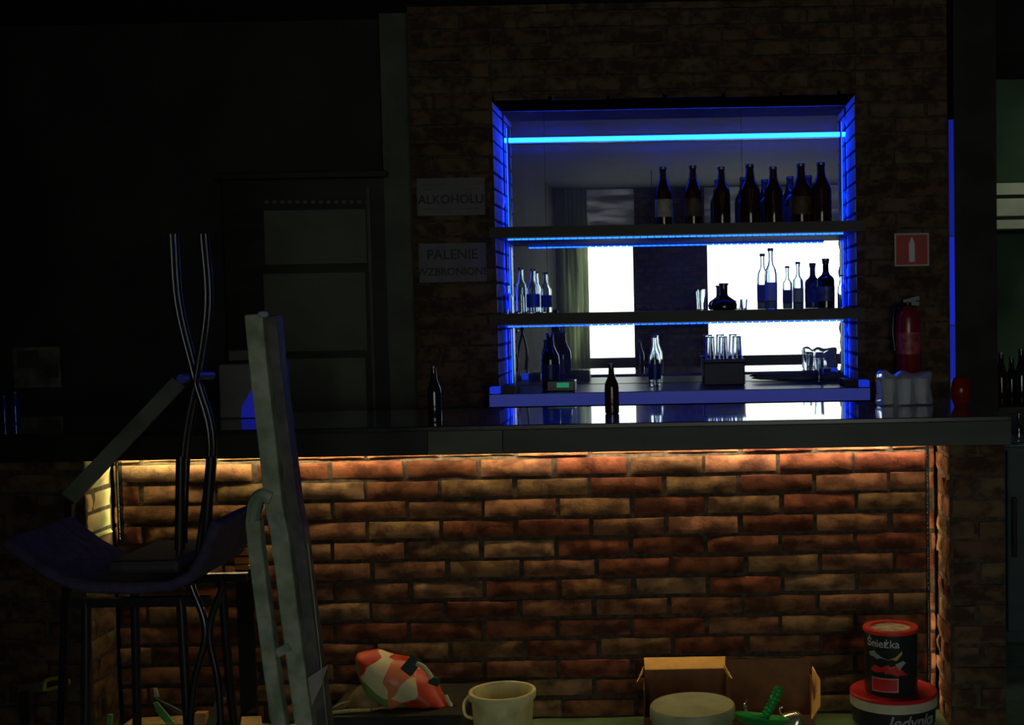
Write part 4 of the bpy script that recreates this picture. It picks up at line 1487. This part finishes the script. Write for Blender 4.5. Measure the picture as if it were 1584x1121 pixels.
mb.tube([P(690, 1075, YG2 - .03), P(698, 1092, YG2 - .03), P(706, 1099, YG2 - .03)], [.006, .007, .005], n=8)
mb.v = [(x, y, max(z, zk + .001)) for x, y, z in mb.v]
mb.build('loose_end', MATS['cream_strap'], t, smooth=True)
# sticks on crate
for i, (p0, p1, rad, c_, lab) in enumerate((((512, 1105), (574, 1103), .006, (.55, .50, .18), 'yellowish stick lying on the dark crate, left of the bag'),
                                         ((572, 1104), (606, 1098), .005, (.55, .22, .08), 'orange stick lying on the dark crate before the bag'),
                                         ((506, 1089), (533, 1098), .003, (.30, .32, .16), 'thin grey green twig above the yellowish stick'))):
    a, b = P(*p0, 4.32), P(*p1, 4.33)
    a.z = zk + rad + .001
    b.z = zk + rad + .001 + (.02 if i == 2 else .004)
    a = Vector((a.x, 4.32 + .03 * i, a.z))
    b = Vector((b.x, 4.33 + .03 * i, b.z))
    mb = MB()
    mb.tube([a, a.lerp(b, .5) + Vector((0, 0, .002)), b], rad, n=8)
    o = mb.build('stick', mat('stick_%d' % i, c_, .6, vary=.25, scale=30), None, smooth=True)
    tag(o, lab, 'stick')

# lower left debris: bottle pieces, boards, cardboard sheets
def debris(name, pts, Y, th, m, label, cat):
    w = [P(*p, Y) for p in pts]
    zm_ = min(p.z for p in w)
    mb = MB()
    n_ = len(w)
    mb.add(w + [p + Vector((0, th, 0)) for p in w], [tuple(range(n_)), tuple(reversed(range(n_, 2 * n_)))] + [((i + 1) % n_, i, n_ + i, n_ + (i + 1) % n_) for i in range(n_)])
    o = mb.build(name, m, None, bevel=.002)
    tag(o, label, cat)
    return o


def flat(name, pts, z, th, m, label, cat):
    mb = MB()
    w = [PZ(px, py, z + th) for px, py in pts]
    n_ = len(w)
    mb.add(w + [p - Vector((0, 0, th)) for p in w], [tuple(reversed(range(n_))), tuple(range(n_, 2 * n_))] + [(i, (i + 1) % n_, n_ + (i + 1) % n_, n_ + i) for i in range(n_)])
    return tag(mb.build(name, m), label, cat)


SCR = mat('scrap_board', (.55, .40, .16), .8, vary=.25, scale=10)
# a dark pallet carrying the scraps (its top is what catches the light at the bottom of the view)
t = thing('pallet', 'low dark wooden pallet under the scraps at the lower left', 'pallet', (-1.75, 4.25, 0))
PAL = mat('pallet_wood', (.08, .06, .04), .8, vary=.4, scale=8, stretch=(.3, 1, 1))
l, r = P(165, 1110, 4.2).x, P(420, 1110, 4.2).x
for i in range(4):
    bx('deck_board', (l, 4.12 + i * .09, .045), (r, 4.19 + i * .09, .060), PAL, t, bevel=.002)
for xx in (l + .02, (l + r) / 2 - .03, r - .08):
    bx('bearer', (xx, 4.12, .0), (xx + .06, 4.46, .0445), PAL, t)
zp = .0605
flat('cardboard_scrap', [(190, 1121), (300, 1119), (290, 1106), (205, 1110)], zp, .006, SCR, 'pale cardboard scrap on the pallet, left of the stool leg', 'cardboard')
flat('cardboard_scrap', [(372, 1121), (406, 1121), (404, 1107), (374, 1108)], zp, .008, SCR, 'pale cardboard scrap on the pallet beside the leaning post', 'cardboard')
debris('wood_offcut', [(298, 1121), (318, 1121), (318, 1103), (300, 1103)], 4.2, .03, mat('orange_wood', (.5, .28, .10), .7, vary=.2), 'short orange wood offcut standing on the pallet', 'wood')
debris('wood_offcut', [(316, 1125), (330, 1125), (348, 1082), (342, 1078), (334, 1082)], 4.15, .015, mat('grey_wood', (.22, .18, .13), .7, vary=.3), 'grey pointed wood splinter leaning on the pallet', 'wood')
debris('green_plastic_shard', [(236, 1087), (243, 1086), (262, 1108), (270, 1118), (256, 1119), (243, 1104)], 4.15, .008, mat('pale_green_plastic', (.14, .42, .12), .4, vary=.25, scale=30), 'bright green plastic shard on the pallet', 'plastic')
debris('white_plastic_shard', [(237, 1064), (242, 1064), (246, 1078), (238, 1078)], 4.2, .006, mat('cream_plastic', (.6, .62, .42), .5, vary=.1), 'small cream plastic tip above the green shard', 'plastic')
debris('dark_strap', [(237, 1078), (285, 1102), (283, 1108), (237, 1083)], 4.2, .01, mat('grey_strap', (.08, .08, .065), .5, vary=.2), 'dark strap running down to the right above the green shard', 'strap')
debris('green_bottle_neck', [(164, 1121), (172, 1121), (173, 1106), (166, 1105)], 4.15, .012, MATS['pale_green_plastic'], 'small green bottle neck left of the cardboard scrap', 'bottle')
# yellow handled tool in the dark
q0, q1 = P(40, 1062, 4.2), P(104, 1052, 4.2)
t = thing('hand_saw', 'faint yellow handle of a tool lying at the lower left', 'tool', (q0.x, 4.2, 0))
mb = MB()
mb.tube([P(68, 1068, 4.2), P(72, 1052, 4.2), P(100, 1049, 4.2), P(104, 1058, 4.2), P(72, 1067, 4.2)], .006)
mb.build('handle', mat('yellow_plastic', (.22, .20, .03), .5, vary=.2), t, smooth=True)
mb = MB()
mb.bar(P(70, 1062, 4.2), P(28, 1066, 4.2), .03, .004)
mb.build('blade', M_DUSTD, t)
mb = MB()
mb.bar((q0.x, 4.2, P(40, 1068, 4.2).z), (q0.x, 4.2, .001), .03, .03)
mb.build('stand', M_BLACKMET, t)
# small stack of orange slats seen between stool and post
YV = 4.58
q = P(373, 850, YV)
t = thing('slat_rack', 'narrow rack of small orange slats between the purple seat and the leaning post', 'rack', (q.x, YV, 0))
for i, (ya, yb) in enumerate(((821, 831), (834, 844), (848, 859), (863, 872), (874, 881))):
    zA, zB = P(373, yb, YV).z, P(373, ya, YV).z
    bx('slat', (q.x - .026, YV, zA), (q.x + .028, YV + .02, zB), mat('orange_slat', (.75, .28, .07), .6, vary=.15), t, bevel=.002)
bx('upright', (q.x - .03, YV + .0205, 0), (q.x + .03, YV + .035, P(373, 818, YV).z), M_BLACKMET, t)
